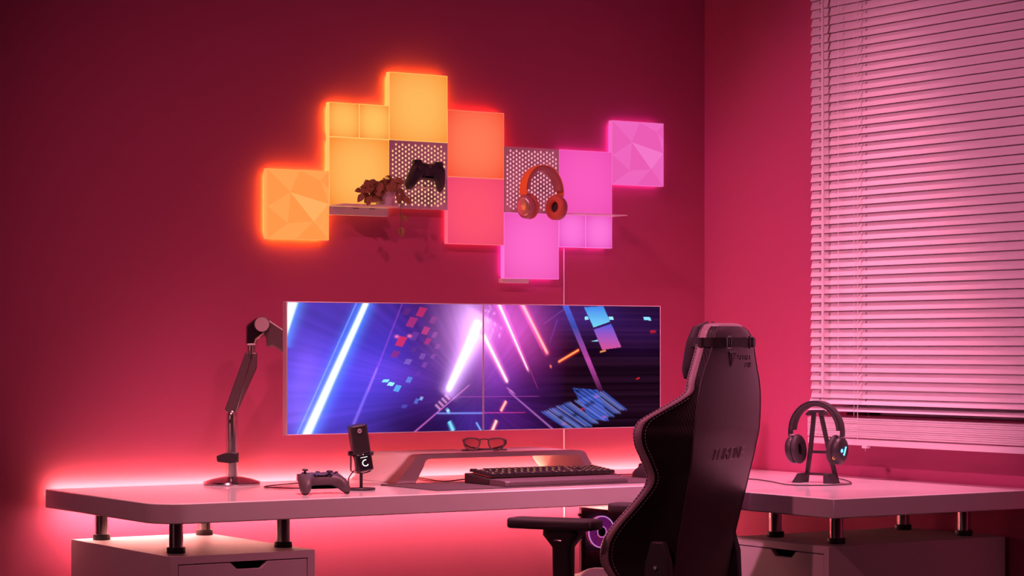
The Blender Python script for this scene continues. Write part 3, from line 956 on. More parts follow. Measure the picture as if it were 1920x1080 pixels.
        C[mk] = C[mk] * (1 - k * .8) + np.array(lin(*col)) * k
    for (x, y) in [(744, 631), (768, 630)]:
        C += gauss((x, y), (0.006, 0.004), (255, 110, 80), 1.1)
    # bright beams
    C += beam((551, 560), (528, 648), .030, .022, (60, 150, 235), 0.9) + beam((551, 560), (530, 632), .014, .010, (230, 255, 255), 1.4, power=4)
    C += beam((690, 560), (570, 826), .024, .030, (40, 130, 230), 0.95) + beam((690, 560), (570, 826), .0075, .0115, (235, 255, 255), 1.5, power=3)
    C += beam((672, 560), (552, 826), .0022, .0022, (110, 160, 240), 0.6)
    C += beam((757, 562), (690, 735), .002, .003, (150, 60, 160), 0.5) + beam((707, 690), (662, 798), .003, .005, (140, 110, 210), 0.6)
    C += beam((905, 590), (838, 742), .045, .022, (225, 170, 250), 0.9) + beam((898, 603), (840, 732), .011, .007, (235, 250, 255), 1.6)
    C += beam((900, 625), (842, 730), .018, .010, (120, 190, 255), 0.6)
    C += beam((775, 812), (880, 722), .0022, .0016, (215, 110, 200), 0.8) + beam((700, 800), (850, 742), .05, .012, (30, 10, 50), 0.4)
    C += beam((842, 790), (850, 808), .005, .006, (110, 210, 255), 1.3) + beam((820, 775), (905, 774.5), .0022, .0022, (120, 150, 240), 0.9)
    C += beam((860, 744), (1010, 743), .0012, .0010, (190, 70, 170), 0.5) + beam((905, 774), (985, 773.5), .0016, .0010, (230, 60, 130), 0.7)
    C += beam((838, 772), (842, 768), .006, .005, (150, 220, 255), 1.2)
    # right half: pink and orange bars
    C += beam((932, 562), (990, 694), .012, .004, (240, 110, 170), 0.9) + beam((932, 562), (990, 694), .0042, .0016, (255, 225, 190), 1.3)
    C += beam((975, 562), (1027, 665), .012, .008, (225, 60, 110), 0.8) + beam((975, 562), (1026, 662), .0052, .0040, (255, 165, 115), 1.3, power=3)
    C += beam((970, 562), (1016, 655), .0016, .0012, (240, 90, 160), 0.7) + beam((940, 562), (1008, 728), .0016, .001, (210, 60, 140), 0.5)
    C += beam((907, 628), (951, 716), .014, .007, (250, 130, 170), 0.9) + beam((907, 628), (951, 716), .0042, .0026, (255, 240, 225), 1.5)
    C += beam((955, 735), (1045, 812), .0018, .0026, (190, 110, 200), 0.8) + beam((912, 700), (955, 735), .003, .003, (60, 10, 40), 0.4)
    C += beam((1047, 679), (1086, 656), .0045, .0045, (255, 60, 30), 0.8) + beam((1047, 678.5), (1085, 656), .0022, .0022, (255, 170, 90), 1.2)
    C += beam((949, 752), (939, 771), .006, .006, (230, 60, 60), 0.8) + beam((949, 752), (939, 771), .0032, .0032, (255, 190, 150), 1.2)
    C += beam((931, 788), (921, 812), .007, .007, (230, 60, 60), 0.8) + beam((931, 788), (921, 812), .0036, .0036, (255, 210, 170), 1.3)
    C += beam((893, 792), (902, 808), .0025, .0025, (120, 190, 255), 0.9)
    C += beam((1034, 686), (1031, 688), .004, .004, (255, 120, 90), 1.0)
    C += beam((1020, 607), (1060, 578), .0012, .0012, (160, 80, 170), 0.4) + beam((1045, 600), (1030, 645), .003, .001, (100, 60, 170), 0.4)
    # blue to magenta band crossing the right screen
    mk = poly([(1051, 565), (1063, 565), (1142, 760), (1122, 733)])
    tt = np.clip((v - 0.0) / 0.75, 0, 1)[:, None]
    bc = np.array(lin(72, 96, 215)) * np.clip(1 - tt / .55, 0, 1) + np.array(lin(190, 70, 165)) * np.clip(1 - np.abs(tt - .6) / .35, 0, 1)
    C[mk] = C[mk] * .25 + bc[mk]
    # square plates
    def quad(P, c0, c1, ax=1):
        mk = poly(P); pts = [q(*p) for p in P]
        lo = min(p[ax] for p in pts); hi = max(p[ax] for p in pts)
        u = np.clip((U[:, ax] - lo) / (hi - lo), 0, 1)[:, None]
        c = np.array(lin(*c0)) * u + np.array(lin(*c1)) * (1 - u)
        C[mk] = c[mk]
    quad([(1095, 576), (1131, 574), (1144, 603), (1113, 614)], (60, 130, 235), (120, 215, 250))
    quad([(1113, 618), (1146, 607), (1165, 651), (1129, 656)], (70, 90, 220), (215, 80, 150))
    quad([(1096, 594), (1102, 593), (1104, 599), (1097, 600)], (150, 240, 255), (150, 240, 255))
    quad([(1141, 594), (1149, 594), (1151, 600), (1143, 600)], (160, 240, 255), (160, 240, 255))
    quad([(1206, 594), (1219, 595), (1221, 601), (1208, 600)], (150, 235, 255), (130, 220, 255))
    quad([(1108, 640), (1120, 637), (1122, 640)], (150, 220, 250), (150, 220, 250))
    quad([(1218, 620), (1229, 619), (1230, 624), (1220, 626)], (200, 30, 40), (120, 10, 20))
    quad([(1192, 710), (1199, 707), (1199, 710), (1193, 712)], (230, 50, 50), (200, 20, 20))
    C += beam((1125, 660), (1136, 657), .002, .002, (255, 150, 90), 1.2) + beam((1118, 612), (1230, 568), .004, .003, (5, 2, 10), 0.2)
    C += beam((1095, 575), (1238, 600), .05, .06, (40, 20, 80), 0.25)
    # blue louvres at lower right
    for k in range(8):
        x0, y0 = 1016 + k * 14.0 + (k > 3) * 6, 772 - k * 5.2
        for j in range(3):
            a = (x0 + j * 5.0, y0 - j * 1.0); b_ = (x0 + 60 - k * 2.2 + j * 5, y0 + 40 - k * 1.0)
            if b_[1] > 812: 
                f = (808 - a[1]) / (b_[1] - a[1]); b_ = (a[0] + (b_[0] - a[0]) * f, 808)
            C += beam(a, b_, .0022, .0024, [(70, 110, 230), (110, 140, 240), (150, 150, 240)][(k + j) % 3], 0.75, fade=(0.9, 0.7))
    mk = poly([(1073, 727), (1121, 731), (1142, 790), (1105, 785)])
    C[mk] = C[mk] * 0.5 + np.array(lin(60, 95, 205)) * (0.35 + 0.6 * np.clip(np.sin((U[mk, 0] * 0.50 + U[mk, 1] * 0.86) * 620) * 1.6, 0, 1))[:, None]
    for (x, y) in [(1057, 795), (1092, 767), (1118, 744), (1133, 782)]:
        C += gauss((x, y), (0.007, 0.003), (190, 30, 50), 0.7)
    for (x, y) in [(1083, 733), (1101, 760), (1078, 778), (1052, 782), (1110, 755)]:
        g = gauss((x, y), (0.010, 0.006), (255, 255, 255), 0.8)[:, :1]
        C *= (1 - g)
    # horizontal smears on the right
    hs = noise1(zs + 3, 11, 160)
    C += (wr_[:, 0] * hs * 0.02)[:, None] * np.array((0.9, 0.2, 0.7))
    # lattice sparkles near the tunnel's end
    for k in range(12):
        C += gauss((818 + (k % 4) * 6 + k // 4 * 3, 760 - (k % 4) * 6 + (k // 4) * 3), (0.0035, 0.003), (250, 170, 210), 0.8)
        C += gauss((951 + (k % 3) * 4 + k // 3 * 2, 729 + (k % 3) * 3 + k // 3 * 2 - 2), (0.0025, 0.002), (220, 130, 190), 0.5)
    for k in range(26):
        x = 905 + rng.rand() * 35; y = 568 + rng.rand() * 70
        C += gauss((x, y), (0.003, 0.004), (235, 200, 255), 0.25)
    return np.clip(C, 0, 1.25)


def monitor(label, x0, x1):
    z0, z1 = 0.896, 1.2535
    t = thing('monitor', label, 'monitor', ((x0 + x1) / 2, MY, z0), group='wide monitors side by side')
    hw = (x1 - x0) / 2; H = z1 - z0
    e = 0.0022
    b = MB()
    b.box(-hw, hw, 0.004, 0.022, 0, H)
    b.box(-hw, -hw + e, -0.001, 0.004, 0, H); b.box(hw - e, hw, -0.001, 0.004, 0, H)
    b.box(-hw + e, hw - e, -0.001, 0.004, 0, e); b.box(-hw + e, hw - e, -0.001, 0.004, H - e, H)
    b.build('housing', M['screen_bezel'], t, bevel=0.0006)
    nx, nz = 400, 236
    gx = np.linspace(-hw + e, hw - e, nx); gz = np.linspace(e, H - e, nz)
    X, Z = np.meshgrid(gx, gz)
    V = np.stack([X.ravel(), np.zeros(X.size), Z.ravel()], 1)
    idx = np.arange(nx * nz).reshape(nz, nx)
    F = np.stack([idx[:-1, :-1].ravel(), idx[:-1, 1:].ravel(), idx[1:, 1:].ravel(), idx[1:, :-1].ravel()], 1)
    me = bpy.data.meshes.new('screen')
    me.vertices.add(len(V)); me.vertices.foreach_set('co', V.ravel())
    me.loops.add(F.size); me.loops.foreach_set('vertex_index', F.ravel())
    me.polygons.add(len(F)); me.polygons.foreach_set('loop_start', np.arange(0, F.size, 4)); me.polygons.foreach_set('loop_total', np.full(len(F), 4))
    me.update(calc_edges=True)
    C = screen_picture(V[:, 0] + (x0 + x1) / 2, V[:, 2] + z0)
    at = me.color_attributes.new('picture', 'FLOAT_COLOR', 'POINT')
    at.data.foreach_set('color', np.concatenate([C, np.ones((len(C), 1))], 1).ravel())
    m = bpy.data.materials.new('screen_picture'); m.use_nodes = True
    nt = m.node_tree; nt.nodes.remove(nt.nodes['Principled BSDF'])
    a = nd(nt, 'ShaderNodeAttribute', attribute_name='picture')
    em = nd(nt, 'ShaderNodeEmission'); nt.links.new(a.outputs['Color'], em.inputs[0]); em.inputs[1].default_value = 1.0
    nt.links.new(em.outputs[0], nt.nodes['Material Output'].inputs[0])
    me.materials.append(m)
    o = bpy.data.objects.new('screen', me); COL.objects.link(o); o.parent = t
    MB().box(-0.05, 0.05, 0.022, 0.030, H / 2 - 0.05, H / 2 + 0.05).build('mount_plate', M['black'], t)
    return t


MX0, MXM, MX1 = 2.861, 3.4805, 4.099
monitor('left wide monitor on the metal arm, showing blue neon beams', MX0, MXM - 0.0004)
monitor('right wide monitor beside the chair, showing pink bars and blue plates', MXM + 0.0004, MX1)

# =================================================================== MONITOR ARM
AX, AY = 2.854, 5.866
arm = thing('monitor_arm', 'steel monitor arm on a round base at the left of the desk', 'monitor arm', (AX, AY, DT))
MB().lathe([(0.078, 0.0), (0.080, 0.003), (0.078, 0.008), (0.055, 0.016), (0.024, 0.022), (0.018, 0.022)], seg=56).build('base', M['steel_dark'], arm, smooth=True, sharp=40)
MB().lathe([(0.0165, 0.02), (0.0165, 0.117), (0.0158, 0.1175), (0.0158, 0.1185), (0.0165, 0.119), (0.0165, 0.190), (0.0160, 0.198), (0.010, 0.206)], seg=40).build('pole', M['chrome'], arm, smooth=True, sharp=50)
cu = Vector((C_, -S_, 0)); fw_ = Vector((S_, C_, 0))      # direction the arm swings towards, and across it


def loc_uv(u, w, z):        # u along the arm's swing, w towards the wall, z up from the desk
    v = cu * u + fw_ * w
    return (v.x, v.y, 0.193 + (z - 0.193) * 1.072 if z > 0.21 else z)


def slab(name, outline, w0, w1, m, parent, bevel=0.003):
    b = MB(); n = len(outline)
    vs = [loc_uv(u, w0, z) for (u, z) in outline] + [loc_uv(u, w1, z) for (u, z) in outline]
    fs = [tuple(range(n - 1, -1, -1)), tuple(range(n, 2 * n))] + [(i, (i + 1) % n, n + (i + 1) % n, n + i) for i in range(n)]
    b.add(vs, fs)
    return b.build(name, m, parent, bevel=bevel)


clamp = MB(); clamp.cyl(loc_uv(0, 0, 0.062), loc_uv(0, 0, 0.088), 0.0195, seg=32)
cl = clamp.build('clamp_ring', M['black'], arm, smooth=True)
slab('clamp_lever', [(-0.038, 0.064), (-0.040, 0.080), (-0.018, 0.088), (0.004, 0.092), (0.019, 0.086), (0.021, 0.072), (0.012, 0.062), (-0.002, 0.060)], -0.030, -0.018, M['black'], cl, 0.003)
MB().lathe([(0.0005, 0.0), (0.0062, 0.0), (0.0062, 0.004)], axis='y', seg=20, centre=loc_uv(0.0, -0.0175, 0.176)).build('joint_screw', M['black'], arm, smooth=True)
low = slab('lower_arm', [(-0.020, 0.206), (-0.004, 0.192), (0.0156, 0.202), (0.0690, 0.3147), (0.0700, 0.355), (0.038, 0.356)], -0.011, 0.011, M['charcoal_arm'], arm, 0.004)
slab('arm_edge', [(0.0110, 0.203), (0.0145, 0.204), (0.0600, 0.345), (0.0600, 0.354), (0.0570, 0.354)], -0.0135, -0.0100, M['chrome'], low, 0.001)
jx = 0.054
MB().lathe([(0.0115, 0.350), (0.0125, 0.356), (0.0125, 0.383), (0.0118, 0.3835), (0.0118, 0.3845), (0.0125, 0.385), (0.0125, 0.404)], loc_uv(jx, 0, 0), seg=28).build('joint_sleeve', M['chrome'], arm, smooth=True, sharp=40)
elbow = slab('elbow', [(0.040, 0.373), (0.067, 0.373), (0.072, 0.388), (0.095, 0.404), (0.092, 0.440), (0.070, 0.446), (0.040, 0.425)], -0.016, 0.016, M['steel_dark'], arm, 0.006)
EU, EZ = 0.086, 0.428
b = MB(); b.cyl(loc_uv(EU, -0.022, EZ), loc_uv(EU, 0.018, EZ), 0.0215, seg=40)
hub = b.build('elbow_hub', M['charcoal_arm'], arm, smooth=True)
b = MB(); b.cyl(loc_uv(EU, -0.0235, EZ), loc_uv(EU, -0.0218, EZ), 0.0198, seg=40)
b.build('hub_cap', mat('pale_cap', (0.42, 0.34, 0.36), 0.4, bump=0.02, scale=100), hub, smooth=True)
slab('upper_arm', [(0.088, 0.450), (0.300, 0.320), (0.300, 0.262), (0.115, 0.372), (0.098, 0.368), (0.096, 0.392), (0.082, 0.412)], -0.014, 0.014, M['charcoal_arm'], arm, 0.005)
bb = MB()
bb.box(3.10, 3.80, MY + 0.070, MY + 0.084, 1.055, 1.095)
for x in ((MX0 + MXM) / 2, (MXM + MX1) / 2): bb.box(x - 0.03, x + 0.03, MY + 0.030, MY + 0.072, 1.045, 1.105)
bb.build('mount_bar', M['charcoal_arm'], arm, world=True, bevel=0.002)

# =================================================================== MICROPHONE
mic = thing('microphone', 'black desktop microphone with a white light ring, left of the riser', 'microphone', (3.030, 5.445, DT), math.radians(-14))
MB().lathe([(0.037, 0.0), (0.038, 0.0015), (0.038, 0.005), (0.037, 0.006), (0.006, 0.0075)], seg=48).build('base', M['black'], mic, smooth=True, sharp=40)
MB().cyl((0, 0, 0.006), (0, 0, 0.047), 0.0042, seg=16).build('post', M['black'], mic, smooth=True)
yk = []
for k in range(13):
    a = math.radians(180 + 180 * k / 12)
    yk.append((0.0275 * max(-1, min(1, 1.0 * math.cos(a) * 1.1)), 0.004, 0.055 + 0.0125 * (1 + math.sin(a)) - 0.010))
yk = [(-0.0275, 0.004, 0.098)] + yk + [(0.0275, 0.004, 0.098)]
b = MB(); b.sweep([((p[0], p[1], p[2]), (Vector((p[0], 0, (p[2] - 0.07) if p[2] < 0.07 else 0)).normalized() if i not in (0, len(yk) - 1) else Vector((1 if p[0] > 0 else -1, 0, 0))), (0, 1, 0)) for i, p in enumerate(yk)],
                  [(-0.0012, -0.005), (0.0012, -0.005), (0.0012, 0.005), (-0.0012, 0.005)])
b.build('yoke', M['black'], mic)
tilt = Matrix.Translation((0, 0, 0.098)) @ Matrix.Rotation(math.radians(-10.0), 4, 'Y') @ Matrix.Rotation(math.radians(4), 4, 'X')
for s in (-1, 1):
    b = MB(); b.cyl((s * 0.024, 0.004, 0.098), (s * 0.034, 0.004, 0.098), 0.0062, seg=20)
    b.build('tilt_knob', M['black'], mic, bevel=0.001)
b = MB(); b.X = tilt; b.prism(rrect(-0.0245, 0.0245, -0.020, 0.020, 0.009, 6), 'z', -0.047, 0.000)
body = b.build('body', M['black_gloss'], mic, bevel=0.004, bseg=3)
b = MB(); b.X = tilt; b.prism(rrect(-0.0240, 0.0240, -0.0195, 0.0195, 0.009, 6), 'z', 0.0005, 0.078)
b.build('grille', M['black'], body, bevel=0.004, bseg=3)
wl_ = glow('white_display', (1, 1, 1), 1.6)
b = MB(); b.X = tilt
ringp = []
for k in range(17):
    a = math.radians(72 + 250 * k / 16)
    ringp.append((0.003 + 0.0082 * math.cos(a), -0.0203, -0.024 + 0.0082 * math.sin(a)))
b.tube(ringp, 0.0013, 6)
for k in range(8):
    b.box(-0.0085 + k * 0.0024, -0.0069 + k * 0.0024, -0.0206, -0.0200, -0.0092, -0.0076)
b.box(-0.0008, 0.0008, -0.0206, -0.0200, -0.0014, 0.0002)
b.build('display_light', wl_, body)
b = MB(); b.X = tilt
pr = [(0.0052 + 0.0007 * math.cos(2 * PI * k / 8), -0.0200 + 0.0007 * math.sin(2 * PI * k / 8)) for k in range(8)]
b.lathe(pr, (0, 0, 0.063), axis='y', seg=20, close=True)
b.tube([(0.0030, -0.0202, 0.0655), (-0.001, -0.0202, 0.0665), (-0.0032, -0.0202, 0.063), (-0.001, -0.0202, 0.0598), (0.003, -0.0202, 0.0605), (0.003, -0.0202, 0.063), (0.0, -0.0202, 0.063)], 0.0006, 6)
b.build('emblem', mat('pale_emblem', (0.7, 0.65, 0.66), 0.4, bump=0.02, scale=50), body)
cb = MB().tube(catmull([(3.022, 5.472, 0.800), (3.018, 5.492, 0.780), (3.020, 5.500, 0.760), (3.00, 5.52, 0.7535), (2.92, 5.56, 0.7525), (2.86, 5.68, 0.7525), (3.05, 5.80, 0.7525), (3.20, 5.86, 0.7525), (3.24, 5.925, 0.7525)], 60), 0.0018, 8).build('microphone_cable', M['black'], smooth=True)
tag(cb, 'thin black cable looping behind the microphone towards the wall', 'cable')

# =================================================================== RISER
RT = 0.8285
ry0, ry1 = 5.665, 5.93
rs = thing('monitor_riser', 'white bent monitor riser standing on the desk behind the keyboard', 'monitor riser', (3.62, 5.8, DT))
xl, xr = 3.266, 3.958
outer = [(xl, DT)] + [(xl + 0.056, RT - 0.020)] + arc(xl + 0.086, RT - 0.035, 0.035, 135, 90, 6) + arc(xr - 0.070, RT - 0.035, 0.035, 90, 45, 6) + [(xr - 0.040, RT - 0.020), (xr, DT)]
inner = [(xr - 0.024, DT), (xr - 0.062, RT - 0.034)] + arc(xr - 0.082, RT - 0.034, 0.021, 30, 90, 6) + arc(xl + 0.112, RT - 0.034, 0.021, 90, 150, 6) + [(xl + 0.090, RT - 0.034), (xl + 0.064, DT)]
b = MB()
n1, n2 = len(outer), len(inner)
# quad strips between the outer and inner outline keep the bent sheet well formed
prof_o = outer; prof_i = list(reversed(inner))
k = min(len(prof_o), len(prof_i))
po = catmull(prof_o, 40) if False else prof_o
vs, fs = [], []
m_ = len(prof_o)
assert len(prof_o) == len(prof_i), (len(prof_o), len(prof_i))
for y in (ry0, ry1):
    for p in prof_o: vs.append((p[0], y, p[1]))
    for p in prof_i: vs.append((p[0], y, p[1]))
for i in range(m_ - 1):
    fs.append((i, i + 1, m_ + i + 1, m_ + i)); fs.append((2 * m_ + i, 3 * m_ + i, 3 * m_ + i + 1, 2 * m_ + i + 1))
    fs.append((i, 2 * m_ + i, 2 * m_ + i + 1, i + 1)); fs.append((m_ + i, m_ + i + 1, 3 * m_ + i + 1, 3 * m_ + i))
for i in (0, m_ - 1): fs.append((i, m_ + i, 3 * m_ + i, 2 * m_ + i))
b.add(vs, fs).build('riser_shell', M['riser'], rs, world=True, bevel=0.002)

# =================================================================== GLASSES
gl = thing('glasses', 'dark framed glasses folded on top of the white riser', 'glasses', (*on_z(912, 848, RT)[:2], RT), math.radians(-32))
gl.location = (3.60, 5.735, RT)


def lens_outline(s, grow=1.0):
    pts = [(0.010, 0.012), (0.012, 0.024), (0.030, 0.030), (0.052, 0.029), (0.062, 0.020), (0.058, 0.002), (0.044, -0.010), (0.026, -0.011), (0.014, -0.001)]
    P = catmull(pts + [pts[0]], 28)[:-1]
    cx, cz = 0.036, 0.010
    return [(s * (cx + (x - cx) * grow), (cz + (z - cz) * grow) + 0.014) for (x, z) in P]


for s in (-1, 1):
    lean = Matrix.Rotation(math.radians(-26), 4, 'X')
    o1, i1 = lens_outline(s, 1.0), lens_outline(s, 0.80)
    b = MB(); b.X = lean
    n = len(o1)
    vs = [(p[0], y, p[1]) for y in (-0.0016, 0.0016) for ring in (o1, i1) for p in ring]
    fs = []
    for k in range(n):
        l = (k + 1) % n
        fs += [(k, l, n + l, n + k), (2 * n + k, 3 * n + k, 3 * n + l, 2 * n + l), (k, 2 * n + k, 2 * n + l, l), (n + k, n + l, 3 * n + l, 3 * n + k)]
    b.add(vs, fs)
    rim = b.build('rim', M['glasses'], gl, bevel=0.0005)
    b = MB(); b.X = lean; b.prism(i1, 'y', -0.0005, 0.0005); b.build('lens', M['lens'], rim)
    b = MB()
    z = 0.022
    if s < 0:
        b.tube(catmull([(-0.062, 0.012, 0.034), (-0.052, 0.026, 0.016), (-0.010, 0.030, 0.006), (0.035, 0.026, 0.005), (0.066, 0.034, 0.0035)], 16), 0.0024, 8)
    else:
        b.tube(catmull([(0.062, 0.012, 0.034), (0.060, 0.024, 0.018), (0.020, 0.038, 0.006), (-0.030, 0.030, 0.0035), (-0.058, 0.010, 0.003), (-0.064, 0.000, 0.003)], 16), 0.0026, 8)
    b.build('temple', M['glasses'], gl, smooth=True)
b = MB(); b.tube([(-0.012, 0.013, 0.034), (0, 0.015, 0.036), (0.012, 0.013, 0.034)], 0.0022, 8); b.build('bridge', M['glasses'], gl, smooth=True)

# =================================================================== DESK MAT, KEYBOARD, MOUSE
b = MB().prism(rrect(3.178, 4.10, 5.298, 5.604, 0.004), 'z', DT + 0.0002, DT + 0.0030).build('desk_mat', M['deskmat'], bevel=0.0006)
tag(b, 'dark grey desk mat lying under the keyboard and mouse', 'desk mat')
KZ = DT + 0.0032
kb = thing('keyboard', 'black mechanical keyboard with red and amber key lights on the desk mat', 'keyboard', (3.405, 5.398, KZ))
KL = 0.442
kprof = [(0.0, 0.0), (0.130, 0.0), (0.130, 0.028), (0.0, 0.016)]
MB().prism(kprof, 'x', 0, KL).build('case', M['black'], kb, bevel=0.002)
slope = math.atan2(0.012, 0.130)
KM = Matrix.Translation((0, 0.0, 0.0162)) @ Matrix.Rotation(slope, 4, 'X')
b = MB(); b.X = KM; b.box(0.022, KL - 0.020, 0.034, 0.124, 0, 0.0008)
under = glow('key_underglow', (1.0, 0.06, 0.03), 0.3)
b.build('underglow', under, kb)
pitch = 0.0209
rows_ = [[(i, 1) for i in range(20) if i not in (1, 15, 16, 17, 18)], [(i, 1) for i in range(20)], [(0, 1.5)] + [(i + 1.5, 1) for i in range(12)] + [(13.5, 1.5)] + [(i, 1) for i in range(15, 20)],
         [(0, 1.75)] + [(i + 1.75, 1) for i in range(11)] + [(12.75, 2.25)] + [(i, 1) for i in range(16, 20)], [(0, 2.25)] + [(i + 2.25, 1) for i in range(10)] + [(12.25, 2.75)] + [(i, 1) for i in range(15, 20)],
         [(0, 1.25), (1.25, 1.25), (2.5, 1.25), (3.75, 6.25), (10, 1.25), (11.25, 1.25), (12.5, 1.25), (13.75, 1.25)] + [(i, 1) for i in range(15, 20)]]
kmesh = {}
leg = MB()
amber = glow('key_legend_light', (1.0, 0.50, 0.22), 0.9)
nk = 0
for r, row in enumerate(rows_):
    y = 0.124 - 0.0095 - r * 0.0195
    for (c, w) in row:
        wx = w * pitch; x = 0.008 + c * pitch + wx / 2 + 0.002
        if nk >= 103: break
        nk += 1
        if w not in kmesh:
            h = wx / 2 - 0.0006
            bv = MB()
            pts = [(-h, -0.0088, 0), (h, -0.0088, 0), (h, 0.0088, 0), (-h, 0.0088, 0),
                   (-h + 0.0022, -0.0065, 0.0085), (h - 0.0022, -0.0065, 0.0085), (h - 0.0022, 0.0062, 0.0085), (-h + 0.0022, 0.0062, 0.0085)]
            bv.add(pts, [(3, 2, 1, 0), (4, 5, 6, 7), (0, 1, 5, 4), (1, 2, 6, 5), (2, 3, 7, 6), (3, 0, 4, 7)])
            o = bv.build('keycap', M['black'], kb)
            kmesh[w] = o.data
        else:
            o = bpy.data.objects.new('keycap', kmesh[w]); COL.objects.link(o); o.parent = kb
        P = KM @ Vector((x, y, 0.0046))
        o.location = P; o.rotation_euler = (slope - 0.05 + r * 0.02, 0, 0)
        leg.X = Matrix.Translation(P) @ Matrix.Rotation(slope - 0.05 + r * 0.02, 4, 'X')
        leg.box(-0.0022, 0.0016, -0.0012, 0.0022, 0.0084, 0.0088)
        if (r * 7 + int(c)) % 3: leg.box(-0.0030, 0.0030, 0.0064, 0.0078, 0.0042, 0.0052)
leg.X = Matrix.Identity(4)
lo = leg.build('key_legend', amber, kb); lo['kind'] = 'stuff'
wr_t = thing('wrist_rest', 'long dark padded wrist rest along the front of the keyboard', 'wrist rest', (3.402, 5.306, KZ))
prof = [(0.0, 0.001), (0.0, 0.012), (0.006, 0.0165), (0.030, 0.0185), (0.070, 0.0185), (0.084, 0.016), (0.086, 0.002), (0.004, 0.0)]
WL = 0.407
rows = []
for (x, sc) in ((0.0, 0.86), (0.004, 0.96), (0.012, 1.0), (WL * 0.5, 1.0), (WL - 0.012, 1.0), (WL - 0.004, 0.96), (WL, 0.86)):
    rows.append([(x, p[0] if p[0] > 0.04 else p[0] + (1 - sc) * 0.03, p[1] * sc) for p in prof])
b = MB(); b.grid(rows, close_v=True); b.add(rows[0], [tuple(range(8))]); b.add(rows[-1], [tuple(range(8))])
b.build('cushion', mat('wrist_rest_leatherette', (0.13, 0.10, 0.115), 0.35, bump=0.1, scale=400, bump_dist=0.0003), wr_t, smooth=True, sharp=45)
for i, (ya, yb, xa) in enumerate(((5.50, 5.60, 3.16), (5.515, 5.72, 3.20))):
    cb = MB().tube(catmull([(3.43 + i * 0.10, 5.534, KZ + 0.012), (3.42 + i * 0.11, 5.57, 0.760), (3.40 + i * 0.14, 5.64, 0.7527), (3.43 + i * 0.16, 5.80, 0.7527), (3.45 + i * 0.2, 5.925, 0.7527)], 30), 0.0019, 8).build('keyboard_cable', M['black'], smooth=True)
    tag(cb, ['front black cable leaving the left end of the keyboard for the riser', 'rear black cable passing under the riser to the wall'][i], 'cable', 'keyboard cables')

ms = thing('mouse', 'black computer mouse on the mat, partly hidden by the chair', 'mouse', (4.005, 5.475, KZ), math.radians(8))
rows = []
for i in range(13):
    u = i / 12; y = -0.060 + 0.120 * u
    w = 0.033 * (max(0.0, 1 - abs(2 * u - 1) ** 3.2)) ** 0.5 + 0.004
    h = 0.041 * (math.sin(PI * min(1, (u * 0.86 + 0.07))) ** 0.8)
    h = max(0.006, h)
    rows.append([(w * math.cos(a), y, h * max(0, math.sin(a)) ** 0.75) for a in [PI * k / 14 for k in range(15)]])
b = MB(); b.grid(rows)
b.add([rows[0][k] for k in range(15)], [tuple(range(15))]); b.add(rows[-1], [tuple(range(15))])
b.add([(r[0][0], r[0][1], 0) for r in rows] + [(r[-1][0], r[-1][1], 0) for r in reversed(rows)], [tuple(range(26))])
b.build('shell', M['black'], ms, smooth=True, sharp=60)
MB().cyl((-0.0035, 0.035, 0.030), (0.0035, 0.035, 0.030), 0.010, seg=20).build('scroll_wheel', M['black_soft'], ms, smooth=True)
cb = MB().tube(catmull([(4.000, 5.536, KZ + 0.006), (3.99, 5.58, 0.7575), (3.90, 5.64, 0.7525), (3.85, 5.80, 0.7525), (3.86, 5.925, 0.7525)], 30), 0.0017, 8).build('mouse_cable', M['black'], smooth=True)
tag(cb, 'thin black cable running from the mouse back to the wall', 'cable')

# =================================================================== COMPUTER UNDER THE DESK
PX0, PX1, PCY0, PCY1, PCZ = 4.042, 4.262, 5.44, 5.90, 0.643
pc = thing('computer_tower', 'dark computer tower with a glowing violet fan standing under the desk', 'computer', ((PX0 + PX1) / 2, (PCY0 + PCY1) / 2, 0))
b = MB()
b.box(PX0 + 0.004, PX1, PCY0, PCY0 + 0.012, 0.02, PCZ)
b.box(PX0 + 0.004, PX1, PCY0 + 0.012, PCY1, PCZ - 0.012, PCZ); b.box(PX0 + 0.004, PX1, PCY0 + 0.012, PCY1, 0.02, 0.034)
b.box(PX1 - 0.006, PX1, PCY0 + 0.012, PCY1, 0.034, PCZ - 0.012)
b.box(PX0 + 0.004, PX0 + 0.020, PCY1 - 0.016, PCY1, 0.034, PCZ - 0.012)
b.build('case', M['case'], pc, world=True, bevel=0.002)
# rear wall with the round opening of the exhaust fan
fx, fz, fr_out = 4.119, 0.563, 0.049
b = MB(); N = 48; vs = []
x0_, x1_, z0_, z1_ = PX0 + 0.020, PX1 - 0.006, 0.034, PCZ - 0.012
for k in range(N):
    a = 2 * PI * k / N; c_, s_ = math.cos(a), math.sin(a)
    vs.append((fx + fr_out * c_, PCY1 - 0.004, fz + fr_out * s_))
for k in range(N):
    a = 2 * PI * k / N; c_, s_ = math.cos(a), math.sin(a)
    tt = min(((x1_ - fx) / c_ if c_ > 1e-6 else 9), ((x0_ - fx) / c_ if c_ < -1e-6 else 9), ((z1_ - fz) / s_ if s_ > 1e-6 else 9), ((z1_ - fz) / -s_ if s_ < -1e-6 else 9))
    vs.append((fx + tt * c_, PCY1 - 0.004, fz + tt * s_))
b.add(vs, [(k, (k + 1) % N, N + (k + 1) % N, N + k) for k in range(N)])
b.box(x0_, x1_, PCY1 - 0.005, PCY1 - 0.003, z0_, fz - (z1_ - fz))
b.build('rear_wall', M['case'], pc, world=True)
MB().box(PX0, PX0 + 0.0035, PCY0 + 0.002, PCY1 - 0.018, 0.035, PCZ - 0.002).build('side_glass', M['smoked'], pc, world=True)
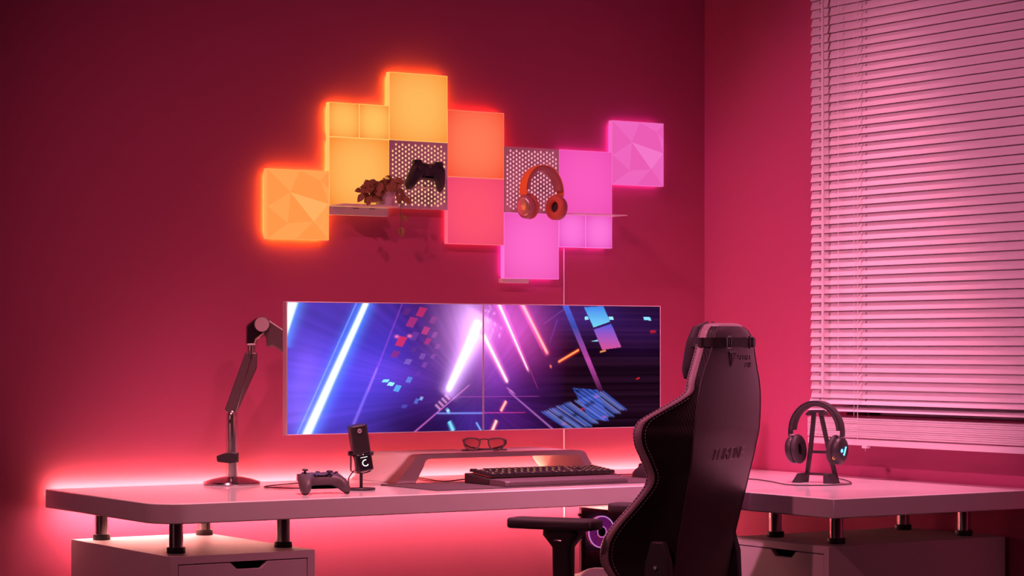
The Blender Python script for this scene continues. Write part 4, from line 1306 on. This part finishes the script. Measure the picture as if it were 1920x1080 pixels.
for z in (0.618, 0.06):
    b = MB(); b.cyl((PX0 - 0.004, PCY1 - 0.010, z), (PX0 + 0.004, PCY1 - 0.010, z), 0.005, seg=16)
    b.build('thumb_screw', M['black_gloss'], pc, world=True)
for (x, y) in ((PX0 + .03, PCY0 + .04), (PX1 - .03, PCY0 + .04), (PX0 + .03, PCY1 - .04), (PX1 - .03, PCY1 - .04)):
    MB().cyl((x, y, 0), (x, y, 0.02), 0.014, seg=16).build('foot', M['black'], pc, world=True)
MB().box(PX1 - 0.03, PX1 - 0.022, PCY0 + 0.10, PCY1 - 0.03, 0.20, PCZ - 0.03).build('circuit_board', M['case'], pc, world=True)
MB().box(PX0 + 0.03, PX1 - 0.032, PCY0 + 0.14, PCY1 - 0.02, 0.36, 0.40).build('graphics_card', M['black_gloss'], pc, world=True, bevel=0.004)
b = MB(); b.box(PX0 + 0.006, PX1 - 0.008, PCY0 + 0.02, PCY1 - 0.006, 0.14, 0.146)
b.build('shroud', M['case'], pc, world=True)
b = MB()
hole = mat('vent_dots', (0.55, 0.10, 0.16), 0.4, bump=0.02, scale=50)
for i in range(12):
    for j in range(5):
        if j <= i // 2 + 1: b.box(4.070 + i * .0085 + (j % 2) * .0042, 4.0745 + i * .0085 + (j % 2) * .0042, PCY1 - 0.0065, PCY1 - 0.005, 0.500 - j * .006, 0.5035 - j * .006)
b.build('vent_mesh', hole, pc, world=True)
fy = PCY1 - 0.018
b = MB()
pr = [(0.0478 + 0.0019 * math.cos(2 * PI * k / 10), 0.0028 * math.sin(2 * PI * k / 10)) for k in range(10)]
b.lathe(pr, (fx, fy, fz), axis='y', seg=64, close=True)
fan = b.build('fan_ring', glow('violet_ring', (0.80, 0.50, 1.0), 2.6), pc, world=True, smooth=True)
b = MB(); pr = [(0.0165 + 0.0018 * math.cos(2 * PI * k / 10), 0.0020 * math.sin(2 * PI * k / 10) - 0.002) for k in range(10)]
b.lathe(pr, (fx, fy, fz), axis='y', seg=48, close=True)
b.build('hub_light', glow('violet_hub', (0.95, 0.40, 1.0), 2.0), fan, smooth=True).data.transform(mat_of(pc).inverted())
b = MB(); b.cyl((fx, fy - 0.003, fz), (fx, fy + 0.018, fz), 0.0135, seg=32)
o = b.build('hub', M['case'], fan, smooth=True); o.data.transform(mat_of(pc).inverted())
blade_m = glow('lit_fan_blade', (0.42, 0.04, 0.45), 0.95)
for k in range(9):
    a = 2 * PI * k / 9
    rows = []
    for i in range(7):
        r = 0.0140 + (0.0462 - 0.0140) * i / 6
        a0 = a + 0.25 * (i / 6); a1 = a0 + 0.80
        rows.append([(fx + r * math.cos(a0 + (a1 - a0) * j / 4), fy + 0.002 + 0.010 * j / 4, fz + r * math.sin(a0 + (a1 - a0) * j / 4)) for j in range(5)])
    b = MB(); b.grid(rows)
    o = b.build('blade', blade_m, fan, smooth=True); o.data.transform(mat_of(pc).inverted())

# =================================================================== VENETIAN BLIND
BX = 4.515
bl = thing('venetian_blind', 'white venetian blind lowered over the window above the desk', 'window blind', (BX, 4.5, 0.847))
BY0, BY1 = 3.42, 5.352
pitch_s = 0.02562
sm = MB()


def slat(zc, tilt_deg, w=0.038, dx=0.0, y1=BY1, th=0.0011):
    """one gently crowned slat, seen edge to edge; tilt 0 = flat, room side (-x) down"""
    t = math.radians(tilt_deg)
    sec = []
    N = 6
    for i in range(N + 1):
        u = i / N - 0.5
        crown = 0.0014 * (1 - (2 * u) ** 2)
        a = u * w; b_ = crown
        sec.append((a * math.cos(t) - b_ * math.sin(t) * 1, a * math.sin(t) + b_ * math.cos(t)))
    up = [(p[0] - math.sin(t) * th, p[1] + math.cos(t) * th) for p in sec]
    ring = sec + list(reversed(up))
    n = len(ring)
    vs = [(BX + dx + p[0], y, zc + p[1]) for y in (BY0, y1) for p in ring]
    fs = [(i, (i + 1) % n, n + (i + 1) % n, n + i) for i in range(n)] + [tuple(range(n)), tuple(range(2 * n - 1, n - 1, -1))]
    sm.add(vs, fs)


zs_ = []
z = 1.0
k = 0
while z < 2.40:
    slat(z, 70.0 + random.uniform(-1.2, 1.2), y1=BY1 + random.uniform(-0.0015, 0.0015)); zs_.append(z); z += pitch_s
slat(0.9790, 50, y1=BY1 + 0.004); slat(0.9515, 24); slat(0.9235, 4)
for i in range(9):
    slat(0.9185 - i * 0.0058, 9 + random.uniform(-1, 1), dx=random.uniform(-0.0006, 0.0006), th=0.0046)
sm.build('slats', M['blind'], bl, world=True, smooth=True, sharp=30)
MB().box(BX - 0.018, BX + 0.018, BY0, BY1 + 0.001, 0.847, 0.8655).build('bottom_rail', M['blind'], bl, world=True, bevel=0.002)
MB().box(BX - 0.022, BX + 0.03, BY0, BY1 + 0.003, 2.42, 2.46).build('headrail', M['blind'], bl, world=True, bevel=0.002)
ymark = [5.126, 4.30, 3.62]
for y in ymark:
    cm = MB()
    cm.tube([(BX - 0.021, y, 2.42), (BX - 0.021, y, 0.862)], 0.0008, 6)
    cm.tube([(BX - 0.0205, y + 0.017, 2.42), (BX - 0.0205, y + 0.017, 0.93)], 0.0005, 6)
    cm.tube([(BX + 0.020, y, 2.42), (BX + 0.020, y, 0.862)], 0.0006, 6)
    for zz in zs_:
        cm.tube([(BX - 0.021, y, zz - 0.010), (BX - 0.006, y - 0.004, zz + 0.004)], 0.0006, 5)
    cm.build('ladder_cord', M['cord'], bl, world=True)
for (y) in (5.33, 5.126, 4.30, 3.62):
    hm = MB()
    for zz in zs_ + [0.979]:
        t = math.radians(62)
        c_ = Vector((BX - 0.0045, y - 0.018, zz - 0.0045))
        dirv = Vector((math.cos(t), 0, math.sin(t)))
        nn = Vector((-math.sin(t), 0, math.cos(t)))
        for (a, bb_) in ((-0.0005, 0.0062),):
            p0 = c_ + dirv * a + nn * 0.0032; p1 = c_ + dirv * (bb_) + Vector((0, -0.0022, 0)) + nn * 0.0032
            hm.tube([p0, p1], 0.0009, 6)
    hm.build('cord_hole', M['slot'], bl, world=True)
MB().tube([(BX - 0.032, 5.270, 2.40), (BX - 0.032, 5.268, 1.8), (BX - 0.032, 5.268, 0.992)], 0.0042, 8).build('tilt_wand', M['blind'], bl, world=True, smooth=True)
b = MB(); b.tube([(BX - 0.027, 5.205, 2.40), (BX - 0.027, 5.205, 1.03)], 0.0008, 6)
b.tube(catmull([(BX - 0.023, 5.126, 0.905), (BX - 0.026, 5.140, 0.902), (BX - 0.026, 5.150, 0.895), (BX - 0.024, 5.136, 0.892), (BX - 0.023, 5.128, 0.898)], 14), 0.0008, 6)
b.build('pull_cord', M['cord'], bl, world=True)
b = MB(); b.box(BX - 0.024, BX - 0.010, 5.085, 5.105, 0.840, 0.8475); b.tube([(BX - 0.019, 5.095, 0.840), (BX - 0.019, 5.095, 0.832)], 0.0008, 6)
b.build('cord_plug', M['blind'], bl, world=True)

# =================================================================== THE CHAIR
BETA = math.radians(27.0)
sb, cbt = math.sin(BETA), math.cos(BETA)
D0 = 5.88
LAT0 = (1349 - 960) / FPX * D0
ox = D0 * S_ + LAT0 * C_; oy = D0 * C_ - LAT0 * S_
face = Vector((-cbt * C_ + sb * S_, cbt * S_ + sb * C_))
rz = math.atan2(-face.x, face.y)
SY = 0.27    # seat centre ahead of the backrest's spine
root_xy = Vector((ox, oy)) + face * SY
chair = thing('gaming_chair', 'black leather gaming chair with a tall winged backrest, turned to the desk', 'chair', (root_xy.x, root_xy.y, 0), rz)
# rows: screen heights with left rear seam, right edge, wing tip, read off the photograph and turned into chair measurements
ROWS = [(612, 1349, 1392, 1333), (622, 1343, 1404, 1327), (640, 1338, 1411, 1322), (662, 1332, 1415, 1317), (690, 1322, 1419, 1309), (712, 1315, 1423, 1303), (732, 1311, 1425, 1299),
        (748, 1308, 1425.5, 1278), (765, 1306, 1425.5, 1247), (782, 1304, 1425, 1217), (795, 1303, 1424, 1206), (810, 1301, 1423, 1202.5), (830, 1299, 1419, 1205),
        (855, 1297, 1414, 1216), (880, 1294, 1408, 1226), (897, 1291, 1404, 1226), (915, 1288, 1400, 1216), (945, 1283, 1393, 1191), (975, 1278, 1386, 1164),
        (1000, 1273, 1380, 1147), (1020, 1270, 1376, 1141), (1045, 1266, 1371, 1142), (1070, 1261, 1367, 1156), (1100, 1256, 1362, 1185), (1140, 1250, 1356, 1212)]
prof_rows = []
for (py, pL, pR, pW) in ROWS:
    kL, kR, kW = [(p - 960) / FPX for p in (pL, pR, pW)]
    # LAT0 -h*sb - Y*cbt = kL*(D0 - h*cbt + Y*sb)   ;  LAT0 + h*sb - Y*cbt = kR*(D0 + h*cbt + Y*sb)
    A = np.array([[-sb + kL * cbt, -cbt - kL * sb], [sb - kR * cbt, -cbt - kR * sb]])
    h, Y = np.linalg.solve(A, np.array([kL * D0 - LAT0, kR * D0 - LAT0]))
    rho = 0.5    # wing spreads half as much as it comes forward
    # LAT0 -(h+rho*b)*sb - (Y+b)*cbt = kW*(D0 -(h+rho*b)*cbt + (Y+b)*sb)
    num = LAT0 - h * sb - Y * cbt - kW * (D0 - h * cbt + Y * sb)
    den = rho * sb + cbt + kW * (-rho * cbt + sb)
    bq = num / den
    z = CZ - (py - HZ) * (D0 + Y * sb) / FPX
    prof_rows.append((z, h, Y, bq * rho, bq))
NR_ = 90
PR = catmull(prof_rows, NR_)
wing, rimr, rear, front = {-1: [], 1: []}, {-1: [], 1: []}, [], []
for (z, h, Y, a, bq) in PR:
    rr = []
    for k in range(-8, 9):
        u = k / 8
        rr.append((u * h, Y - 0.016 * (1 - abs(u) ** 2.4) - SY, z))
    rear.append(rr)
    for s in (-1, 1):
        w = catmull([(s * h, Y, z), (s * (h + a * 0.30), Y + bq * 0.42 , z), (s * (h + a * 0.72), Y + bq * 0.78, z), (s * (h + a), Y + bq, z)], 9)
        wing[s].append([(p[0], p[1] - SY, p[2]) for p in w])
        tx, ty = h + a, Y + bq - SY
        rimr[s].append([(s * tx, ty, z), (s * (tx + 0.0035), ty + 0.004, z), (s * (tx + 0.0035), ty + 0.012, z), (s * (tx + 0.001), ty + 0.019, z), (s * (tx - 0.006), ty + 0.025, z), (s * (tx - 0.018), ty + 0.028, z)])
    fy_ = Y - SY + min(0.055, max(0.024, bq * 0.7))
    tx, ty = h + a - 0.018, Y + bq - SY + 0.028
    fr_ = catmull([(-tx, ty, z), (-tx * 0.80, ty - 0.2 * (ty - fy_) + 0.006, z), (-tx * 0.5, fy_ + 0.004, z), (0, fy_, z), (tx * 0.5, fy_ + 0.004, z), (tx * 0.80, ty - 0.2 * (ty - fy_) + 0.006, z), (tx, ty, z)], 25)
    front.append(fr_)


def cap(ring_pts, dz, scale_=0.78):
    """a rounded closing row above the top of the backrest"""
    P = np.array(ring_pts); c = P.mean(0)
    Q = c + (P - c) * np.array([scale_, scale_, 1]); Q[:, 2] += dz
    return [tuple(p) for p in Q]


b = MB(); b.grid(rear); rp = b.build('rear_panel', M['leather'], chair, smooth=True, sharp=80)
for s in (-1, 1):
    b = MB(); b.grid(wing[s]); b.build('side_wing', M['ribbed'], chair, smooth=True, sharp=80)
    b = MB(); b.grid(rimr[s]); rimo = b.build('piping', M['rim_leather'], chair, smooth=True, sharp=80)
    # stitches: pale on the wing just behind the rim, dark on the rim itself
    for (src, col_, mname, off) in ((wing[s], 8, 'thread', 0.0012), (rimr[s], 3, 'thread_dark', 0.0012), (rimr[s], 0, 'thread', 0.001)):
        pts = [Vector(r[col_]) for r in src]
        # slightly off the surface
        dens = catmull([tuple(p) for p in pts], 900)
        L = [0]
        for i in range(1, len(dens)): L.append(L[-1] + (Vector(dens[i]) - Vector(dens[i - 1])).length)
        tm = MB(); step, ln = 0.0088, 0.0052
        nst = int(L[-1] / step)
        ii = 0
        inset = Vector((-s * 0.012, 0, 0)) if (src is wing[s]) else Vector((s * off, 0, 0))
        Larr = np.array(L); D = np.array(dens)
        for q_ in range(nst):
            a0 = q_ * step; a1 = a0 + ln
            p0 = Vector([np.interp(a0, Larr, D[:, j]) for j in range(3)]); p1 = Vector([np.interp(a1, Larr, D[:, j]) for j in range(3)])
            if src is wing[s]:
                if p0.z > CZ - (742 - HZ) * D0 / FPX: continue
                sh = Vector((-s * 0.0045, -0.0085, 0))
                p0 += sh; p1 += sh
            else:
                p0 += inset; p1 += inset
            tm.tube([p0, p1], 0.00085, 5)
        so = tm.build('stitching', M[mname], rimo)
# piping ridge along the rear panel's seams
for s in (-1, 1):
    pts = [(r[0][0] if s < 0 else r[-1][0], r[0][1] - 0.0002, r[0][2]) for r in rear]
    MB().tube(pts, 0.0016, 6).build('seam', M['leather'], rp, smooth=True)
b = MB(); b.grid(front); b.build('front_cushion', M['leather'], chair, smooth=True, sharp=80)
# rounded crown closing the top
top_loop = rear[0] + list(reversed([p for p in wing[1][0]]))[::-1][1:] + rimr[1][0][1:] + list(reversed(front[0]))[1:] + list(reversed(rimr[-1][0]))[1:] + list(reversed(wing[-1][0]))[1:-1]
loops = [top_loop, cap(top_loop, 0.0035, 0.93), cap(top_loop, 0.0065, 0.78), cap(top_loop, 0.0082, 0.5), cap(top_loop, 0.0085, 0.1)]
b = MB(); b.grid(loops, close_v=True); b.build('crown', M['rim_leather'], chair, smooth=True, sharp=80)
bot_loop = rear[-1] + wing[1][-1][1:] + rimr[1][-1][1:] + list(reversed(front[-1]))[1:] + list(reversed(rimr[-1][-1]))[1:] + list(reversed(wing[-1][-1]))[1:-1]
b = MB(); b.add(bot_loop, [tuple(range(len(bot_loop)))]); b.build('underside', M['leather'], chair)


def at_row(py):
    z = CZ - (py - HZ) * D0 / FPX
    zz = np.array([p[0] for p in PR])[::-1]
    return z, [np.interp(z, zz, np.array([p[j] for p in PR])[::-1]) for j in range(1, 5)]


# headrest pillow on the front with its strap round the back
z0, (h0, Y0, a0, b0) = at_row(645)
pil = []
for i in range(15):
    u = i / 14 * 2 - 1
    zc_ = z0 - 0.030 + u * 0.066
    wx = 0.105 * (1 - abs(u) ** 5) ** 0.4 + (0.012 if abs(u) > 0.8 else 0)
    th_ = 0.030 * (1 - u ** 4) ** 0.5 + 0.003
    ring = []
    for k in range(24):
        t = 2 * PI * k / 24
        ear = 0.022 * max(0, u) * abs(math.cos(t)) ** 6
        ring.append((wx * math.copysign(abs(math.cos(t)) ** 0.7, math.cos(t)), Y0 - SY + 0.076 + th_ * math.copysign(abs(math.sin(t)) ** 0.8, math.sin(t)) + (-u * 0.012), zc_ + ear))
    pil.append(ring)
b = MB(); b.grid(pil, close_v=True); b.add(pil[0], [tuple(range(24))]); b.add(pil[-1], [tuple(range(24))])
hp = b.build('head_pillow', M['black_soft'], chair, smooth=True, sharp=80)
loop = [(-0.102, Y0 - SY + 0.070), (-(h0 + a0) - 0.007, Y0 - SY + 0.030), (-(h0 + a0) - 0.004, Y0 - SY + b0), (-h0 - 0.002, Y0 - SY - 0.002), (-h0 * 0.8, Y0 - SY - 0.0108), (-h0 * .4, Y0 - SY - 0.0180), (0, Y0 - SY - 0.0195), (h0 * .4, Y0 - SY - 0.0180), (h0 * 0.8, Y0 - SY - 0.0108),
        (h0 + 0.002, Y0 - SY - 0.002), (h0 + a0 + 0.004, Y0 - SY + b0), (h0 + a0 + 0.007, Y0 - SY + 0.030), (0.102, Y0 - SY + 0.070)]
LP = catmull(loop, 60)
rows = []
for i, (x, y) in enumerate(LP):
    q0 = Vector(LP[max(0, i - 1)]); q1 = Vector(LP[min(59, i + 1)]); tn = (q1 - q0).normalized(); nn = Vector((tn.y, -tn.x))
    zc_ = z0 + 0.004
    rows.append([(x + nn.x * e_, y + nn.y * e_, zc_ + d_) for (e_, d_) in ((0, -0.0115), (0.002, -0.0115), (0.002, 0.0115), (0, 0.0115))])
b = MB(); b.grid(rows, close_v=True)
sp = b.build('strap', M['strap'], hp, smooth=True, sharp=50)
for xx in (-h0 * 0.62, h0 * 0.50):
    yy = Y0 - SY - 0.0192
    b = MB()
    for (x0_, x1_, za, zb) in ((-0.014, 0.014, 0.012, 0.016), (-0.014, 0.014, -0.016, -0.012), (-0.014, -0.0105, -0.016, 0.016), (0.0105, 0.014, -0.016, 0.016), (-0.0015, 0.0015, -0.016, 0.016)):
        b.box(xx + x0_, xx + x1_, yy - 0.004, yy, z0 + 0.004 + za, z0 + 0.004 + zb)
    b.build('buckle', M['black_gloss'], sp, bevel=0.0008)

# lettering and emblem pressed into the rear panel (stroke letters bent onto its surface)
GL = {'S': [[(1, 1), (0, 1), (0, .5), (1, .5), (1, 0), (0, 0)]], 'E': [[(1, 1), (0, 1), (0, 0), (1, 0)], [(0, .5), (.85, .5)]], 'C': [[(1, 1), (0, 1), (0, 0), (1, 0)]],
      'R': [[(0, 0), (0, 1), (1, 1), (1, .5), (.0, .5)], [(.45, .5), (1, 0)]], 'T': [[(0, 1), (1, 1)], [(.5, 1), (.5, 0)]], 'L': [[(0, 1), (0, 0), (1, 0)]],
      'A': [[(0, 0), (0, .75), (.3, 1), (1, 1), (1, 0)], [(0, .42), (1, .42)]], 'B': [[(0, 0), (0, 1), (.9, 1), (.9, .5), (0, .5)], [(.9, .5), (1, .45), (1, 0), (0, 0)]],
      'H': [[(0, 0), (0, 1)], [(1, 0), (1, 1)], [(0, .5), (1, .5)]], 'O': [[(0, 0), (0, 1), (1, 1), (1, 0), (0, 0)]], 'N': [[(0, 0), (0, 1), (1, 0), (1, 1)]]}


def on_panel(x, z):
    zz = np.array([p[0] for p in PR])[::-1]
    h = np.interp(z, zz, np.array([p[1] for p in PR])[::-1]); Y = np.interp(z, zz, np.array([p[2] for p in PR])[::-1])
    u = max(-1, min(1, x / h))
    return Vector((x, Y - 0.016 * (1 - abs(u) ** 2.4) - SY - 0.0006, z))


def word(text, xc, zc, hgt, wid, gap, thick, slant=0.0, align='c'):
    b = MB()
    tot = len(text) * wid + (len(text) - 1) * gap
    x0 = xc - tot / 2 if align == 'c' else (xc - tot)
    for ch in text:
        for line in GL[ch]:
            for i in range(len(line) - 1):      # every stroke its own little ridge, so corners stay crisp
                seg_ = []
                for k in range(7):
                    f = k / 6
                    seg_.append((line[i][0] + (line[i + 1][0] - line[i][0]) * f, line[i][1] + (line[i + 1][1] - line[i][1]) * f))
                P = [on_panel(x0 + p[0] * wid + slant * 1.0 * p[1] * hgt, zc + (p[1] - .5) * hgt) for p in seg_]
                b.tube(P, thick, 8)
        x0 += wid + gap
    return b


emb = mat('emboss_highlight_leather', (0.26, 0.19, 0.21), 0.33, bump=0.1, scale=300)  # paler than the panel: highlights on the ridges put into the colour


def px_panel(px, py):
    """point of the rear panel's plane that the photograph shows at px,py (used only to find where the writing sits)"""
    z = CZ - (py - HZ) * D0 / FPX
    for _ in range(4):
        zz = np.array([p[0] for p in PR])[::-1]
        Y = np.interp(z, zz, np.array([p[2] for p in PR])[::-1]) - 0.012
        k = (px - 960) / FPX
        x = (k * (D0 + Y * sb) - LAT0 + Y * cbt) / (sb - k * cbt)
        z = CZ - (py - HZ) * (D0 + x * cbt + Y * sb) / FPX
    return x, z


(xa, za), (xb, zb) = px_panel(1334, 854), px_panel(1392, 846)
wid_ = (xb - xa) / 6 * 0.76
word('THRONE', (xa + xb) / 2, (za + zb) / 2, 0.0270, wid_, wid_ * 0.40, 0.0011, 0.30).build('lettering', emb, rp, smooth=True)
(xa, za), (xb, zb) = px_panel(1381, 668), px_panel(1407, 672)
wid_ = (xb - xa) / 6 * 0.68
word('SECRET', (xa + xb) / 2, (za + zb) / 2, 0.0122, wid_, wid_ * 0.52, 0.00068).build('lettering', emb, rp, smooth=True)
(xc_, zc_) = px_panel(1407, 684)
word('LAB', xc_, zc_, 0.0122, wid_, wid_ * 0.52, 0.00068, align='r').build('lettering', emb, rp, smooth=True)
b = MB()
(xm, z_t) = px_panel(1371, 660); (_, z_b) = px_panel(1371, 687)
wq = 0.022
for line in ([(-wq, z_t), (wq, z_t), (wq * .15, z_b), (-wq * .15, z_b), (-wq, z_t)], [(-wq * .62, z_t - .0015), (0, z_t - 0.014), (wq * .62, z_t - .0015)], [(0, z_t - 0.014), (0, z_b + 0.002)]):
    pts = []
    for i in range(len(line) - 1):
        for k in range(4): pts.append((line[i][0] + (line[i + 1][0] - line[i][0]) * k / 4, line[i][1] + (line[i + 1][1] - line[i][1]) * k / 4))
    pts.append(line[-1])
    b.tube([on_panel(xm + p[0], p[1]) for p in pts], 0.0014, 6)
b.build('emblem', emb, rp, smooth=True)

# recliner covers beside the lower backrest
for s in (-1, 1):
    z_, (h_, Y_, a_, b_) = at_row(1040)
    poly = [(Y_ - SY - 0.012, 0.40), (Y_ - SY + 0.075, 0.40), (Y_ - SY + 0.062, 0.60), (Y_ - SY + 0.045, 0.655), (Y_ - SY + 0.012, 0.655), (Y_ - SY - 0.004, 0.60)]
    x_ = s * (h_ + a_ * 0.55)
    b = MB(); b.prism(poly, 'x', x_ - 0.012, x_ + 0.012 + 0.004)
    rc = b.build('recliner_cover', M['black'], chair, bevel=0.004)
    b = MB(); b.cyl((x_ + s * 0.010, Y_ - SY + 0.030, 0.592), (x_ + s * 0.0185, Y_ - SY + 0.030, 0.592), 0.0042, seg=16)
    b.build('bolt', M['silver'], rc, smooth=True)
# seat
rows = []
for i in range(17):
    y = -0.22 + 0.48 * i / 16
    wS = 0.262 - 0.03 * abs(i / 16 - 0.55) ** 2
    e = 0.0 if 1 < i < 15 else 0.02
    ring = []
    for (u, zt) in [(-1, .405), (-1.04, .44), (-1.03, .50), (-.96, .535), (-.84, .54), (-.70, .52), (-.4, .495), (0, .49), (.4, .495), (.70, .52), (.84, .54), (.96, .535), (1.03, .50), (1.04, .44), (1, .405)]:
        ring.append((u * wS, y, zt - e * (zt > .45)))
    rows.append(ring)
b = MB(); b.grid(rows, close_v=True); b.add(rows[0], [tuple(range(15))]); b.add(rows[-1], [tuple(range(15))])
b.build('seat', M['leather'], chair, smooth=True, sharp=60, subsurf=1)
# armrests
for s in (-1, 1):
    ax = s * 0.30
    p_tip, p_end = 0.437 - SY, 0.198 - SY
    zt_ = 0.7085
    b = MB(); out2 = []
    b.prism([(ax - 0.040, p_end + 0.012), (ax - 0.030, p_end), (ax + 0.030, p_end), (ax + 0.040, p_end + 0.012), (ax + 0.045, (p_tip + p_end) / 2), (ax + 0.038, p_tip - 0.010), (ax + 0.026, p_tip), (ax - 0.026, p_tip), (ax - 0.038, p_tip - 0.010), (ax - 0.045, (p_tip + p_end) / 2)], 'z', zt_ - 0.026, zt_)
    pad = b.build('armrest', M['black_soft'], chair, bevel=0.008, bseg=4)
    yc = 0.292 - SY
    b = MB()
    secs = [(zt_ - 0.026, 0.030, 0.047), (zt_ - 0.040, 0.030, 0.047), (zt_ - 0.058, 0.024, 0.033), (zt_ - 0.070, 0.019, 0.0245), (zt_ - 0.16, 0.018, 0.0235), (0.44, 0.018, 0.0235)]
    b.sweep([((ax, yc, z_), (hx, 0, 0), (0, hy, 0)) for (z_, hx, hy) in secs], [(p[0], p[1]) for p in rrect(-1, 1, -1, 1, 0.35, 3)])
    po_ = b.build('post', M['black'], pad, smooth=True, sharp=45)
    b = MB(); b.tube(catmull([(ax - s * 0.005 - 0.0225 * 1, yc + 0.036, zt_ - 0.0535), (ax - 0.0262, yc + 0.010, zt_ - 0.0515), (ax - 0.0262, yc - 0.006, zt_ - 0.053)], 10), 0.0015, 6)
    b.build('trim_line', M['silver'], po_)
    b = MB(); b.sweep([((ax, yc, 0.44), (0, 1, 0), (0, 0, 1)), ((ax, yc, 0.42), (0, 1, 0), (0, 0, 1)), ((s * 0.12, 0, 0.385), (0, 1, 0), (0, 0, 1))], [(-0.03, -0.008), (0.03, -0.008), (0.03, 0.008), (-0.03, 0.008)])
    b.build('arm_bracket', M['black'], pad)
MB().box(-0.11, 0.11, -0.12, 0.12, 0.35, 0.405).build('tilt_mechanism', M['black'], chair, bevel=0.005)
MB().lathe([(0.025, 0.10), (0.025, 0.22), (0.018, 0.22), (0.018, 0.36)], seg=24).build('gas_lift', M['black'], chair, smooth=True, sharp=40)
for k in range(5):
    a = 2 * PI * k / 5 + 0.3
    d = Vector((math.cos(a), math.sin(a), 0)); nrm_ = Vector((-d.y, d.x, 0))
    b = MB(); b.sweep([(d * 0.01 + Vector((0, 0, .12)), nrm_, (0, 0, 1)), (d * 0.15 + Vector((0, 0, .105)), nrm_, (0, 0, 1)), (d * 0.31 + Vector((0, 0, .078)), nrm_, (0, 0, 1))], [(-0.022, -0.014), (0.022, -0.014), (0.015, 0.014), (-0.015, 0.014)])
    lg = b.build('base_leg', M['black'], chair, bevel=0.003)
    c0 = d * 0.30 + Vector((0, 0, 0.03))
    b = MB(); b.cyl(c0 - nrm_ * 0.026, c0 - nrm_ * 0.006, 0.030, seg=24); b.cyl(c0 + nrm_ * 0.006, c0 + nrm_ * 0.026, 0.030, seg=24); b.cyl(c0 - nrm_ * 0.007, c0 + nrm_ * 0.007, 0.022, seg=16); b.cyl(c0, c0 + Vector((0, 0, 0.04)), 0.006, seg=10)
    b.build('caster', M['black'], lg, smooth=True)
